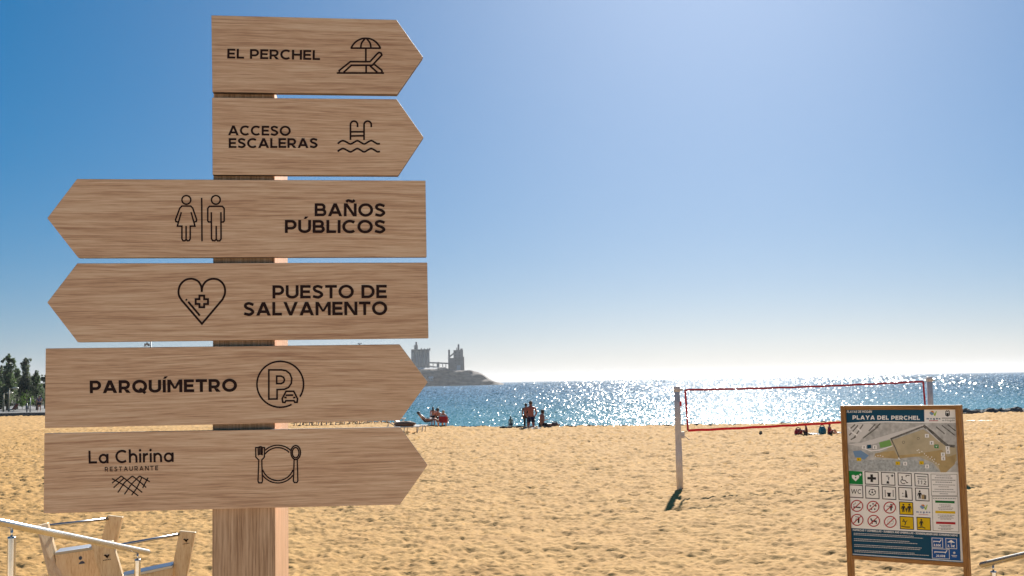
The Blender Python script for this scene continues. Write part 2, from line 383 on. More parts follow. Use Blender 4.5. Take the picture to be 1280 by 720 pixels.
def sand_mat():
    m = bpy.data.materials.new("dry_sand"); m.use_nodes = True; N = m.node_tree.nodes; L = m.node_tree.links
    b = N["Principled BSDF"]; b.inputs["Roughness"].default_value = .95; b.inputs["Specular IOR Level"].default_value = .15
    tc = N.new("ShaderNodeTexCoord")
    def noise(s, d):
        n = N.new("ShaderNodeTexNoise"); n.inputs["Scale"].default_value = s; n.inputs["Detail"].default_value = d; L.new(tc.outputs["Object"], n.inputs["Vector"]); return n
    n1 = noise(1.2, 6); r = N.new("ShaderNodeValToRGB"); e = r.color_ramp.elements
    e[0].position = .3; e[1].position = .72; e[0].color = (.46, .255, .077, 1); e[1].color = (.57, .335, .110, 1)
    L.new(n1.outputs[0], r.inputs[0])
    n2 = noise(160, 2); r2 = N.new("ShaderNodeValToRGB"); e = r2.color_ramp.elements; e[0].position = .3; e[1].position = .6; e[0].color = (.72, .70, .68, 1); e[1].color = (1, 1, 1, 1)
    L.new(n2.outputs[0], r2.inputs[0])
    mx = N.new("ShaderNodeMix"); mx.data_type = 'RGBA'; mx.blend_type = 'MULTIPLY'; mx.inputs[0].default_value = .6
    L.new(r.outputs[0], mx.inputs[6]); L.new(r2.outputs[0], mx.inputs[7]); L.new(mx.outputs[2], b.inputs["Base Color"])
    n3 = noise(14, 5); bp = N.new("ShaderNodeBump"); bp.inputs["Strength"].default_value = .5; bp.inputs["Distance"].default_value = .03
    L.new(n3.outputs[0], bp.inputs["Height"]); L.new(bp.outputs[0], b.inputs["Normal"]); return m
SAND = sand_mat()
sheet("beach_sand", X, Y, sand_height(X, Y), SAND)
def gz(x, y): return float(sand_height(np.array([x]), np.array([y]), False)[0])

# sea: a sheet to the horizon; each small facet carries the tilt of its wavelet
def sea_mat():
    m = bpy.data.materials.new("sea_water"); m.use_nodes = True; N = m.node_tree.nodes; L = m.node_tree.links
    b = N["Principled BSDF"]; b.inputs["Roughness"].default_value = .115; b.inputs["IOR"].default_value = 1.333
    tc = N.new("ShaderNodeTexCoord"); sp = N.new("ShaderNodeSeparateXYZ"); L.new(tc.outputs["Object"], sp.inputs[0])
    r = N.new("ShaderNodeValToRGB"); e = r.color_ramp.elements; e[0].position = .0; e[1].position = 1      # sandy shallows, then deep water
    e[0].color = (.05, .25, .245, 1); e[1].color = (.015, .082, .105, 1); k = e.new(.35); k.color = (.024, .135, .15, 1)
    mr = N.new("ShaderNodeMapRange"); mr.inputs[1].default_value = 75; mr.inputs[2].default_value = 420; L.new(sp.outputs["Y"], mr.inputs[0]); L.new(mr.outputs[0], r.inputs[0]); L.new(r.outputs[0], b.inputs["Base Color"])
    return m
def sea():
    p = np.concatenate([np.linspace(.5, 2, 8, endpoint=False), np.arange(2, 75, .6), np.linspace(75, 130, 10)])[::-1]
    d = (CAMZ-SEA_Z)*F/p
    cols = np.tan(np.radians(np.linspace(-60, 60, 2700)))
    D, K = np.meshgrid(d, cols, indexing='ij')
    D = D*(1+rng.uniform(-.35, .35, D.shape)*.6/np.maximum(F*(CAMZ-SEA_Z)/D, 2.)); K = K+rng.uniform(-.5, .5, K.shape)*.0011
    X = D*K; Y = D
    g = .75+.35*vnoise(X/(18+.12*D), Y/(9+.35*D), 21)            # gusts: rougher and smoother patches
    s = .15*np.clip(g, .3, 1.4)
    sx = rng.normal(0, 1, X.shape)*s*1.6; sy = np.abs(rng.normal(0, 1, X.shape))*s*1.15+.035     # the wave faces one can see lean towards the shore
    n = np.stack([-sx, -sy, np.ones_like(sx)], -1); n /= np.linalg.norm(n, axis=-1, keepdims=True)
    return sheet("sea", X, Y, np.full_like(X, SEA_Z), sea_mat(), normals=n)
sea()

# promenade the camera stands on, and its steps to the sand
PAVE = mat("pale_paving", (.70, .58, .43), .8, noise=(3, .12), bump=(40, .2))
mb = MB(); mb.box((0, -9.5, .525), (60, 27, 1.05)); mb.build("promenade", PAVE).__setitem__("kind", "structure")
mb = MB()
for i in range(6): mb.box((.35, 4.0+.35*i+.17, (1.05-.17*(i+1))/2), (6.2, .345, 1.05-.17*(i+1)))
mb.build("steps", PAVE).__setitem__("kind", "structure")

# =================================================================== DIRECTION SIGNPOST
YAW = R(7.3)
P0 = pt(344, 330, 2.86); FP = Plane(P0, YAW)
BW = wood("oak_board", (.46, .235, .125), (.68, .392, .224), (.83, .55, .345), YAW, 'x', 70)
PW = wood("oak_post", (.31, .155, .075), (.53, .30, .16), (.69, .43, .26), YAW, 'z', 75)
INK = mat("dark_brown_print", (.030, .013, .010), .7, spec=.1)
sp_base = P0.copy(); sp_base[2] = 1.05
SIGN = empty("direction_signpost", sp_base, "wooden signpost with six oak arrow boards in the left foreground", "signpost")
BT = .022
# post: front face just behind the boards
PPL = Plane(P0 - FP.n*(BT+.0015), YAW)
pl_, pr_ = PPL.hit(266.0, 430), PPL.hit(343.6, 430)
bk = Plane(pr_, 0)          # find post depth so that its far right edge is seen at x = 360
lo, hi = .02, .8
for _ in range(40):
    dm = (lo+hi)/2; q = pr_ - FP.n*dm; v = q-CAM; x = 640+F*(v@cR)/(v@aW)
    if x < 360: lo = dm
    else: hi = dm
DEP = dm
top = PPL.hit(300, 110)[2]
mb = MB(); b = [pl_, pr_, pr_-FP.n*DEP, pl_-FP.n*DEP]
mb.prism([(q[0], q[1], 1.05) for q in b], (0, 0, top-1.05)); mb.build("post", PW, SIGN, bevel=.002)
ARROWS = [
 ("arrow board reading EL PERCHEL with a sun lounger and parasol icon", [(264.1, 19), (495.6, 24.6), (528.9, 71.5), (496.6, 117.9), (265.4, 114.9)]),
 ("arrow board reading ACCESO ESCALERAS with a pool ladder icon", [(265, 121.8), (495.9, 123.9), (529.5, 171.5), (497.8, 219.4), (265.6, 218.4)]),
 ("arrow board reading BAÑOS PÚBLICOS with woman and man icons", [(96.2, 223.6), (531.9, 225.7), (533.3, 321.1), (97.6, 322.1), (58.9, 272.6)]),
 ("arrow board reading PUESTO DE SALVAMENTO with a heart and cross icon", [(96.5, 329.1), (534.1, 328.1), (535.6, 422.6), (97.1, 427.7), (58.9, 378)]),
 ("arrow board reading PARQUÍMETRO with a parking icon", [(57, 435.5), (499.5, 430.3), (534.8, 477.5), (500, 525.5), (56, 535.2)]),
 ("arrow board reading La Chirina RESTAURANTE with a plate and cutlery icon", [(55.4, 541.8), (500.3, 533.8), (534.5, 581.3), (499.8, 630.8), (54.4, 641.8)])]
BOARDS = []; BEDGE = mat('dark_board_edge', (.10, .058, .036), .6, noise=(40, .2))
for lab, c in ARROWS:
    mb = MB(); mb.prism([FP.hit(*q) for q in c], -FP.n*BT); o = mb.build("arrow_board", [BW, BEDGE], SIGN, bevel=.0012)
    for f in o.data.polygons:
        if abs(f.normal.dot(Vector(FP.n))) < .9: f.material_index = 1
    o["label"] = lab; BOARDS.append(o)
def zc(L, x0, y0, s): return [(x0+a/s, y0+b/s) for a, b in L]
def letters(i, rows, w=.205):
    P = Print(FP)
    for r in rows: P.text(r[0], r[1], r[2], r[3], w=r[4] if len(r) > 4 else w, track=r[5] if len(r) > 5 else .11)
    P.build("lettering", INK, BOARDS[i])
letters(0, [("EL PERCHEL", (284, 73.1), (400, 75.1), 12.3)])
letters(1, [("ACCESO", (285, 169.1), (363.4, 169.7), 12.2), ("ESCALERAS", (285.9, 185), (397.4, 185), 12.2)])
letters(2, [("BAÑOS", (393.3, 270.3), (481.9, 270.7), 16.2), ("PÚBLICOS", (356.1, 291.2), (482.1, 291.5), 16.3)])
letters(3, [("PUESTO DE", (340.6, 373.2), (483.6, 372.7), 16.6), ("SALVAMENTO", (304.4, 394.7), (484.1, 393.7), 16.8)])
letters(4, [("PARQUÍMETRO", (112.3, 491.7), (296.4, 489.5), 15.9)], .225)
letters(5, [("La Chirina", (110.8, 579.6), (217.2, 577.4), 16.2, .17, .13), ("RESTAURANTE", (131.1, 589.4), (197.6, 587.8), 5.6, .17, .42)])
def icon(i, z, wd, lines, closed=(), name="pictogram"):
    P = Print(FP)
    for L in lines: P.line(zc(L, *z), wd*1.12)
    for L in closed: P.line(zc(L, *z), wd*1.12, closed=True)
    return P.build(name, INK, BOARDS[i])
icon(0, (405, 40, 12), 2.0, [
 spline([(405, 243), (440, 185), (490, 138), (560, 103), (627, 95), (700, 105), (770, 143), (815, 190), (848, 243)], 4), [(398, 243), (855, 243)],
 spline([(550, 240), (565, 165), (615, 100)], 4), spline([(705, 240), (690, 165), (640, 100)], 4), [(628, 243), (628, 440)], [(632, 500), (632, 612)],
 [(232, 600), (228, 578), (395, 445), (690, 445), (800, 325), (825, 307), (855, 315), (868, 345), (725, 500), (410, 500), (295, 605)],
 [(190, 615), (900, 617)], [(690, 508), (800, 606)], [(757, 487), (862, 570), (872, 592), (860, 612)]])
wav = lambda y: spline([(205, y+5), (245, y-25), (285, y-40), (335, y-20), (395, y+10), (450, y-15), (500, y-40), (550, y-15), (605, y+10), (660, y-20), (710, y-40), (760, y-15), (800, y+8), (840, y+5)], 3)
icon(1, (405, 140, 12), 2.0, [[(397, 420)]+arc(450, 190, 53, 53, 180, 360, 12)+[(503, 228)], [(601, 420)]+arc(655, 190, 54, 53, 180, 360, 12)+[(709, 228)],
 [(407, 298), (591, 298)], [(407, 360), (591, 357)], wav(470), wav(588)])
icon(2, (205, 235, 9.6), 1.75, [
 [(165, 408), (142, 402), (138, 380), (190, 242), (215, 217), (320, 217), (345, 242), (392, 380), (388, 402), (365, 408)],
 [(208, 290), (160, 458), (215, 458), (215, 610), (228, 633), (252, 633), (265, 615), (265, 455)], [(265, 615), (280, 634), (302, 632), (315, 610), (315, 458), (372, 458), (325, 290)],
 [(562, 408), (535, 408), (525, 395), (525, 245), (545, 220), (700, 220), (722, 245), (722, 395), (712, 408), (690, 408)],
 [(568, 290), (570, 610), (583, 632), (610, 634), (627, 615), (627, 455)], [(627, 615), (642, 634), (670, 634), (685, 610), (683, 290)],
 [(452, 118), (456, 640)]], [arc(268, 143, 53, 52, 0, 360, 22)[:-1], arc(622, 143, 53, 52, 0, 360, 22)[:-1]])
icon(3, (205, 335, 9.6), 2.3, [
 spline([(453, 288), (447, 225), (415, 165), (360, 135), (310, 130), (250, 148), (197, 200), (175, 268), (180, 330), (210, 385)], 4)+[(455, 670)]+spline([(702, 378), (728, 318), (732, 255), (712, 195), (660, 145), (600, 130), (540, 140), (490, 175), (460, 230), (453, 288)], 4),
 [(290, 405), (430, 572)], [(262, 375), (275, 390)]],
 [[(425, 332), (482, 332), (482, 375), (528, 375), (528, 432), (482, 432), (482, 472), (425, 472), (425, 432), (380, 432), (380, 375), (425, 375)]])
icon(4, (305, 440, 9.6), 1.9, [arc(435, 388, 280, 276, 60.6, 392.7, 44), [(500, 520), (592, 518)], [(483, 545), (512, 549)], [(588, 549), (617, 545)]],
 [[(298, 566), (298, 215), (450, 215), (505, 225), (550, 260), (573, 318), (568, 375), (535, 425), (485, 448), (397, 452), (397, 564)], [(392, 290), (445, 290), (475, 305), (486, 335), (475, 365), (445, 380), (392, 380)],
  [(465, 604), (458, 560), (478, 522), (505, 472), (596, 472), (622, 520), (642, 560), (638, 604), (608, 604), (600, 585), (502, 585), (492, 606)]])
icon(5, (305, 545, 10.29), 1.45, [arc(435, 362, 240, 243, -133, -47, 18), arc(435, 362, 240, 243, 36, 144, 20), arc(435, 362, 207, 212, -143, -45, 18), arc(435, 362, 207, 212, 20, 160, 22),
 [(182, 150), (185, 250)], [(203, 140), (203, 245)], [(222, 140), (222, 245)], [(237, 150), (234, 250)],
 [(645, 305), (635, 580), (648, 600), (680, 600), (693, 580), (685, 305)]],
 [[(150, 150), (180, 150), (203, 138), (222, 138), (240, 150), (264, 150), (262, 272), (228, 310), (238, 580), (228, 603), (190, 603), (180, 580), (190, 310), (152, 272)],
  arc(665, 213, 62, 90, 0, 360, 24)[:-1], arc(664, 215, 42, 66, 0, 360, 22)[:-1]])
icon(5, (100, 550, 9), 1.35, [[(360, 485), (465, 405)], [(378, 537), (500, 425)], [(425, 592), (500, 480), (590, 405)], [(500, 612), (580, 495), (670, 405)], [(580, 622), (640, 540), (695, 425)], [(705, 540), (765, 425)],
 [(360, 435), (480, 500), (655, 628)], [(465, 405), (560, 480), (700, 590)], [(590, 405), (690, 485), (745, 535)], [(670, 405), (785, 470)]], name="net_emblem")

# =================================================================== BEACH NOTICE BOARD
NB_L = pt(1054, 600, 8.95); NB_R = pt(1204, 600, 8.45)
NYAW = math.atan2(NB_R[1]-NB_L[1], NB_R[0]-NB_L[0])
NF = Plane(NB_L, NYAW)
FW = wood("stained_pine", (.15, .062, .014), (.30, .14, .034), (.42, .22, .065), NYAW, 'z', 40, .55)
FWX = wood("stained_pine_rail", (.15, .062, .014), (.30, .14, .034), (.42, .22, .065), NYAW, 'x', 40, .55)
nb = NB_L.copy(); nb[2] = 0
NOTICE = empty("notice_board", nb, "tall framed beach information board with map and pictograms on wooden legs", "sign")
def at(pl, x, y): return pl.hit(x, y)
def uv(p): return (np.array(p)-NF.p)@NF.t, p[2]
def fromuv(u, z, off=0.): q = NF.p+NF.t*u+NF.n*off; return np.array([q[0], q[1], z])
uL0 = uv(NF.hit(1051.6, 520))[0]; uL1 = uv(NF.hit(1058.0, 520))[0]; uR0 = uv(NF.hit(1195.0, 520))[0]; uR1 = uv(NF.hit(1202.2, 520))[0]
zT = NF.hit(1125, 506.5)[2]; zT2 = NF.hit(1125, 512)[2]; zB = NF.hit(1130, 698.0)[2]; zB2 = NF.hit(1130, 703.2)[2]
def rect_prism(u0, u1, z0, z1, o0, o1, mb): mb.prism([fromuv(u0, z0, o0), fromuv(u1, z0, o0), fromuv(u1, z1, o0), fromuv(u0, z1, o0)], -NF.n*(o0-o1))
for a, b_ in ((uL0, uL1), (uR0, uR1)):
    mb = MB(); rect_prism(a, b_, -.5, zT, .02, -.045, mb); mb.build("leg", FW, NOTICE, bevel=.003)
mb = MB(); rect_prism(uL1, uR0, zT2, zT-.001, .018, -.04, mb); mb.build("rail", FWX, NOTICE, bevel=.003)
mb = MB(); rect_prism(uL1, uR0, zB2, zB, .018, -.04, mb); mb.build("rail", FWX, NOTICE, bevel=.003)
WHITE = mat("white_vinyl", (.88, .88, .86), .5, spec=.25)
mb = MB(); rect_prism(uL1+.001, uR0-.001, zB+.001, zT2-.001, .001, -.02, mb); PANEL = mb.build("panel", WHITE, NOTICE)
C = lambda n, c, q=None: mat("print_"+n, c, .6, spec=.12, noise=q)
NAVY = C("navy", (.008, .07, .135)); BLK = C("black", (.03, .03, .032)); RED = C("red", (.42, .022, .03)); YEL = C("yellow", (.72, .50, .012)); GRN = C("green", (.012, .24, .055)); OWH = C("white", (.88, .88, .87))
GRY = C("grey", (.50, .51, .50), (26, .28)); DGR = C("dark_grey", (.15, .15, .14), (50, .5)); SND = C("sand", (.50, .44, .30), (12, .15)); BLU = C("blue", (.18, .31, .50)); RBL = C("royal_blue", (.02, .10, .33)); LIM = C("lime", (.36, .55, .05)); ORG = C("orange", (.65, .22, .02)); LGN = C("field_green", (.20, .42, .12)); TAN = C("tan", (.46, .35, .17), (14, .2)); FLG = C("flag_green", (.01, .17, .04)); SEA_P = C("map_sea", (.42, .46, .47), (60, .3)); MIDG = C("mid_grey", (.30, .30, .29)); PALE = C("pale_grey", (.70, .70, .69)); TXT = C("text_grey", (.26, .26, .26))
# panel pixel frame: bilinear from (0..1, 0..1) so that rows follow the panel
PC = [NF.hit(*q) for q in ()]
TLx, TRx, BRx, BLx = np.array((1057.6, 511.8)), np.array((1194.6, 512.2)), np.array((1202.0, 702.6)), np.array((1064.4, 692.6))
S1 = (1040, 490, 5.539)      # zoom frames used while measuring
S2 = (1040, 600, 6.0)
def q1(*L): return zc(L, *S1)
def q2(*L): return zc(L, *S2)
# header
P = Print(NF, .0016); P.poly(q1((98, 122), (638, 122), (640, 206), (520, 205), (380, 202), (240, 205), (100, 214)), 0)
P.build("header_band", [NAVY], PANEL)
P = Print(NF, .0022); P.text("PLAYA DEL PERCHEL", *q1((142, 190), (608, 193)), 5.1, w=.235, track=.14)
P.text("PLAYAS DE MOGÁN", *q1((102, 144), (274, 144)), 2.9, w=.2, track=.1, slant=.25); P.build("header_lettering", [OWH], PANEL)
def logo(x, y, k, P, blue=1):
    """the council's swirl: blue-orange drop and green tick over the word"""
    P.poly([(x-7*k, y-4*k), (x-3*k, y-7*k), (x+1*k, y-5*k), (x+2*k, y-1*k), (x-2*k, y+1*k), (x-5*k, y-1*k)], 0)
    P.poly([(x-5*k, y-7.4*k), (x, y-8*k), (x+3*k, y-5*k), (x+1*k, y-4*k), (x-3*k, y-6*k)], 1)
    P.poly([(x+1*k, y-3*k), (x+3.2*k, y-4.5*k), (x+4*k, y-1*k), (x+6*k, y-7*k), (x+8*k, y-7.5*k), (x+6.5*k, y-2*k), (x+5*k, y+2.5*k), (x+3*k, y+2*k)], 2)
P = Print(NF, .0016); lx, ly = q1((698, 158))[0]; logo(lx, ly, .62, P); P.text("mogán", *q1((655, 190), (750, 190)), 2.3, w=.26, track=.5, mi=3)
P.line(q1((672, 199), (735, 199)), .8, 4); P.build("council_emblem", [BLU, ORG, LIM, NAVY, RED], PANEL)
P = Print(NF, .0016); P.line(q1((788, 140), (788, 160), (800, 167), (812, 160), (812, 140)), 1.2); P.poly(q1((793, 145), (807, 145), (807, 158), (800, 163), (793, 158))); P.line(q1((786, 137), (792, 130), (800, 134), (808, 130), (814, 137)), 1.1)
P.text("Mogán", *q1((783, 202), (850, 202)), 2.3, w=.2, mi=1); P.text("de", *q1((762, 201), (778, 201)), 1.7, w=.2, mi=1); P.line(q1((760, 181), (852, 181)), 1.0, 1); P.build("town_crest", [BLK, MIDG], PANEL)
# the aerial map
P = Print(NF, .0012)
P.poly(q1((102, 222), (240, 213), (380, 210), (520, 213), (640, 214), (858, 214), (878, 556), (116, 546)), 0)
P.poly(q1((104, 224), (260, 216), (300, 240), (215, 310), (190, 345), (108, 350)), 1)
for a in (((120, 300), (180, 230)), ((150, 320), (215, 225)), ((215, 320), (320, 240)), ((120, 260), (160, 225)), ((255, 270), (300, 222)), ((130, 330), (165, 310)), ((300, 250), (335, 218))): P.line(q1(*a), 1.5, 2); 
for a in (((135, 275), (175, 300)), ((175, 250), (205, 275)), ((112, 240), (128, 262))): P.line(q1(*a), 2.2, 3)
P.poly(q1((108, 362), (200, 352), (400, 292), (630, 225), (660, 232), (600, 262), (410, 322), (250, 372), (190, 378)), 4)
P.poly(q1((410, 335), (632, 258), (760, 345), (860, 385), (868, 470), (800, 548), (745, 540), (700, 490), (600, 450), (480, 440), (430, 440), (300, 430), (380, 400)), 5)
P.poly(q1((300, 425), (430, 405), (450, 440), (560, 430), (640, 420), (760, 400), (800, 450), (860, 430), (850, 500), (790, 556), (752, 556), (735, 500), (640, 440), (450, 462), (290, 450)), 6)
P.line(q1((405, 326), (628, 240)), 2.2, 2); P.line(q1((632, 232), (700, 285), (760, 340), (800, 372), (850, 376)), 3.4, 2); P.line(q1((650, 255), (745, 345)), 1.1, 1)
P.line(q1((410, 326), (440, 390), (470, 465)), 1.4, 2); P.line(q1((460, 455), (476, 484)), 1.8, 3)
for a in (((760, 230), (850, 300)), ((800, 225), (856, 270)), ((720, 240), (780, 290))): P.line(q1(*a), 1.4, 2)
P.poly(q1((325, 350), (400, 330), (415, 372), (335, 388)), 7)
P.poly(q1((145, 410), (200, 404), (255, 440), (225, 468), (160, 452)), 8)
P.poly(q1((116, 470), (250, 470), (420, 470), (560, 470), (690, 500), (750, 556), (118, 546)), 9)
P.poly(q1((242, 366), (270, 364), (272, 388), (244, 392)), 10)
P.line(q1((205, 385), (270, 408), (330, 402), (420, 372)), 1.3, 3)
for a, b_ in ((590, 405), (605, 420), (600, 400), (622, 412), (640, 428), (652, 440), (665, 450), (680, 462), (695, 470), (705, 480), (720, 492), (740, 500), (690, 450), (710, 465), (300, 446), (318, 440), (335, 440), (352, 446)): P.disc(*q1((a, b_))[0], .75, 3, 6)
for a, b_ in ((495, 348), (597, 322)): P.ring(*q1((a, b_))[0], 1.6, .5, 2, 8)
P.build("aerial_map", [GRY, PALE, DGR, OWH, PALE, SND, TAN, LGN, BLU, SEA_P, NAVY], PANEL)
def tile(x, y, hw, hh, mats, fn, name="map_marker"):
    P = Print(NF, .0020); P.poly([(x-hw, y-hh), (x+hw, y-hh+.1), (x+hw+.1, y+hh), (x-hw+.1, y+hh-.1)], 0); fn(P, x, y); P.build(name, mats, PANEL)
for x, y in ((186, 466), (455, 493), (620, 490)): tile(*q1((x, y))[0], 2.8, 2.2, [YEL, BLK], lambda P, x, y: P.line([(x-.8, y-1), (x-.6, y+.9), (x+.6, y+1)], .6, 1))
for x, y in ((222, 382), (296, 382), (506, 496), (658, 515), (657, 303), (690, 352), (800, 388), (803, 415), (768, 432), (770, 460)):
    tile(*q1((x, y))[0], 2.5, 2.4, [OWH, BLK], lambda P, x, y: (P.disc(x, y-.5, .7, 1, 6), P.line([(x, y), (x, y+1.6)], .8, 1)))
tile(*q1((723, 376))[0], 2.6, 2.3, [GRN, OWH], lambda P, x, y: P.poly([(x-1.6, y-1), (x, y-.4), (x+1.6, y-1), (x, y+1.6)], 1))
# pictogram tiles
def frame_tile(cx, cy, mats, fn, yellow=False, hw=8.3, hh=7.7):
    P = Print(NF, .0016); s = .055
    c = [(cx-hw-.3, cy-hh-hw*s), (cx+hw-.3, cy-hh+hw*s), (cx+hw+.3, cy+hh+hw*s), (cx-hw+.3, cy+hh-hw*s)]
    if mats[0] is not WHITE: P.poly(c, 0)
    P.line(c, 1.0, 1, closed=True); fn(P, cx, cy); P.build("pictogram", mats, PANEL)
man = lambda P, x, y, k, mi: (P.disc(x, y-4*k, 1.1*k, mi, 8), P.poly([(x-1.4*k, y-2.6*k), (x+1.4*k, y-2.6*k), (x+1.1*k, y+.6*k), (x+1.2*k, y+4*k), (x+.3*k, y+4*k), (x, y+1*k), (x-.3*k, y+4*k), (x-1.2*k, y+4*k), (x-1.1*k, y+.6*k)], mi), P.line([(x-1.3*k, y-2.4*k), (x-2.2*k, y+.6*k)], .8*k, mi), P.line([(x+1.3*k, y-2.4*k), (x+2.2*k, y+.6*k)], .8*k, mi))
def heart(P, x, y):
    P.poly([(x-5, y-2.6), (x-3.4, y-3.6), (x-1, y-3), (x, y-1.8), (x+1, y-3), (x+3, y-3.4), (x+4.6, y-2), (x+4, y+.6), (x-.1, y+4.6), (x-4.6, y+.4)], 2); P.disc(x, y, 1, 0, 6); P.line([(x+5.8, y-5.2), (x+5.8, y-2)], .9, 2); P.line([(x+4.3, y-3.6), (x+7.3, y-3.6)], .9, 2)
def cross(P, x, y): P.poly([(x-5.4, y-1.6), (x+5.4, y-1.2), (x+5.4, y+1.8), (x-5.4, y+1.4)], 2); P.poly([(x-1.7, y-4.8), (x+1.5, y-4.8), (x+1.7, y+4.9), (x-1.5, y+4.7)], 2)
def desk(P, x, y): P.poly([(x-2.2, y+6), (x+1.5, y+6.2), (x+.8, y+3), (x-1.7, y+2.8)], 2); P.line([(x+.4, y+2), (x+1, y-1.5), (x-.6, y-1)], 1.0, 2); P.poly([(x-2.6, y-4), (x+.6, y-3.8), (x+.6, y-2.8), (x-2.6, y-3)], 2); P.line([(x+5, y-5.4), (x+5, y-2.2)], 1.1, 2); P.line([(x+3.4, y-3.8), (x+6.6, y-3.8)], 1.1, 2)
def chair(P, x, y):
    P.disc(x-3.4, y-3, 1, 2, 8); P.line([(x-3.4, y-2), (x-2.6, y+1), (x+.6, y+1.4), (x+2.6, y+4.4), (x+4, y+3.8)], 1.0, 2); P.line(arc(x-1.6, y+2.4, 3.3, 2.9, 50, 240, 10), .9, 2); P.line([(x+1.6, y-3), (x+1.6, y-5), (x+6, y-5)], 1.0, 2)
def n112(P, x, y):
    P.text("112", (x-5.2, y+5), (x+5.8, y+5.6), 4.8, w=.17, track=.4, mi=2); P.line([(x-6, y-4.6), (x+6.4, y-4)], .9, 2); P.line([(x-5, y-1.6), (x+5.4, y-1.1)], .8, 2)
def wc(P, x, y): P.text("WC", (x-6.4, y+2.6), (x+6.4, y+3.2), 5.6, w=.16, track=.15, mi=2)
def ball(P, x, y): P.ring(x, y, 4.3, .7, 2, 16, 3.7); P.disc(x, y, 1.3, 2, 5); [P.disc(x+3.4*math.cos(R(a)), y+2.9*math.sin(R(a)), .8, 2, 5) for a in (-90, -18, 54, 126, 198)]
def cutl(P, x, y): P.line([(x-5, y-4), (x-4.6, y+5)], .8, 2); P.line([(x+5, y-4), (x+5.2, y+4.6)], .8, 2); P.poly([(x-3, y-.6), (x+2.6, y-.3), (x+1.6, y+2), (x+1.8, y+4.6), (x-1.8, y+4.4), (x-1.6, y+2)], 2)
def tower(P, x, y): P.poly([(x-.4, y-5), (x+1.4, y-4), (x+2.8, y+4.8), (x-.6, y+4.6)], 2); P.disc(x-3.4, y-.6, .8, 2, 6); P.line([(x-4.4, y+3), (x-1, y+3)], .6, 2)
def bin_(P, x, y): man(P, x-3.2, y+.6, 1.15, 2); P.poly([(x-1, y), (x+3.4, y+.2), (x+3.2, y+6), (x-1, y+5.6)], 3); P.poly([(x+2.4, y+.6), (x+5, y+.8), (x+4.8, y+6), (x+2.4, y+6)], 4)
ROWS = [[(164, 593), (275, 597), (389, 601), (504, 605), (620, 610)], [(181+0, 85), (302, 92), (428, 98), (551, 104), (677, 109)]]
FN = [[(GRN, heart, OWH), (WHITE, cross, BLK), (WHITE, desk, BLK), (WHITE, chair, BLK), (WHITE, n112, BLK)], [(WHITE, wc, BLK), (WHITE, ball, BLK), (WHITE, cutl, BLK), (WHITE, tower, BLK), (WHITE, bin_, BLK)]]
for r in (0, 1):
    for k, (x, y) in enumerate(ROWS[r]):
        px, py = (q1 if r == 0 else q2)((x, y))[0]; a, fn, c = FN[r][k]
        frame_tile(px, py, [a, BLK if a is not GRN else GRN, c, TAN, DGR], fn)
def ban(cx, cy, fn):
    P = Print(NF, .0016); fn(P, cx, cy); P.ring(cx, cy, 7.2, 1.25, 0, 24, 6.9); P.line([(cx-5.2, cy+4.6), (cx+5.0, cy-4.8)], 1.2, 0)
    for sx in (-1, 1): P.line([(cx+sx*8.2, cy-3), (cx+sx*8.3, cy+5)], .35, 2)
    P.build("pictogram", [RED, BLK, GRY, DGR], PANEL)
smoke = lambda P, x, y: (P.line([(x-4.6, y+1.4), (x+4.6, y+2.2)], 1.5, 1), P.line(spline([(x-3.6, y-.4), (x-4, y-2), (x-2, y-2.6), (x-2, y-4.4)], 3), .6, 3))
football = lambda P, x, y: [P.disc(x+3.6*math.cos(R(a)), y+3.6*math.sin(R(a)), 1.1, 1, 6) for a in (-90, -20, 55, 125, 200)]
jog = lambda P, x, y: (man(P, x+1.6, y, .95, 1), P.line([(x-4, y-2), (x, y-1.4)], .8, 3))
vend = lambda P, x, y: (P.poly([(x+.6, y-3), (x+3, y-2.6), (x+2.6, y+4), (x+.8, y+4)], 1), P.line([(x-2.4, y-4), (x+2.2, y-3.4)], .8, 3), P.line([(x-2.6, y+3), (x-1, y-2)], 1, 3))
dog = lambda P, x, y: P.poly([(x-4.6, y-2.6), (x-3, y-3.4), (x-2, y-.8), (x+3.6, y-.4), (x+4, y+4), (x+2.8, y+4), (x+2.4, y+1.6), (x-1.2, y+1.4), (x-1.4, y+4), (x-2.6, y+4), (x-2.8, y+.4)], 1)
camp = lambda P, x, y: (P.ring(x, y, 4, .5, 2, 12), P.line([(x-3.4, y-1), (x+3.4, y-.4)], .5, 2), P.line([(x-3, y+1.6), (x+3, y+2)], .5, 2))
for (x, y), fn in zip(((187, 194), (308, 201), (433, 207), (189, 299), (313, 306), (437, 314)), (smoke, football, jog, vend, dog, camp)): ban(*q2((x, y))[0], fn)
fam = lambda P, x, y: (man(P, x-3.6, y, 1.15, 2), man(P, x+3.8, y+.2, 1.2, 2), man(P, x+.3, y+2.3, .6, 2))
fall = lambda P, x, y: (P.disc(x-4, y-4, .9, 2, 6), P.line([(x-5.6, y-2), (x-3, y-2.6), (x-1.4, y), (x-2.6, y+3)], 1.2, 2), P.line([(x-1.6, y-1), (x+.6, y-3)], .8, 2), P.line([(x-7, y+4), (x-2, y+5), (x+4, y+5.2)], 1.2, 2))
wade = lambda P, x, y: (man(P, x-3, y-.6, 1.05, 2), P.line([(x-7, y+4.6), (x-1, y+4.2), (x+2, y+5.8)], 1.1, 2))
for (x, y), fn in zip(((557, 213), (561, 322), (688, 328)), (fam, fall, wade)): frame_tile(*q2((x, y))[0], [YEL, BLK, BLK], fn)
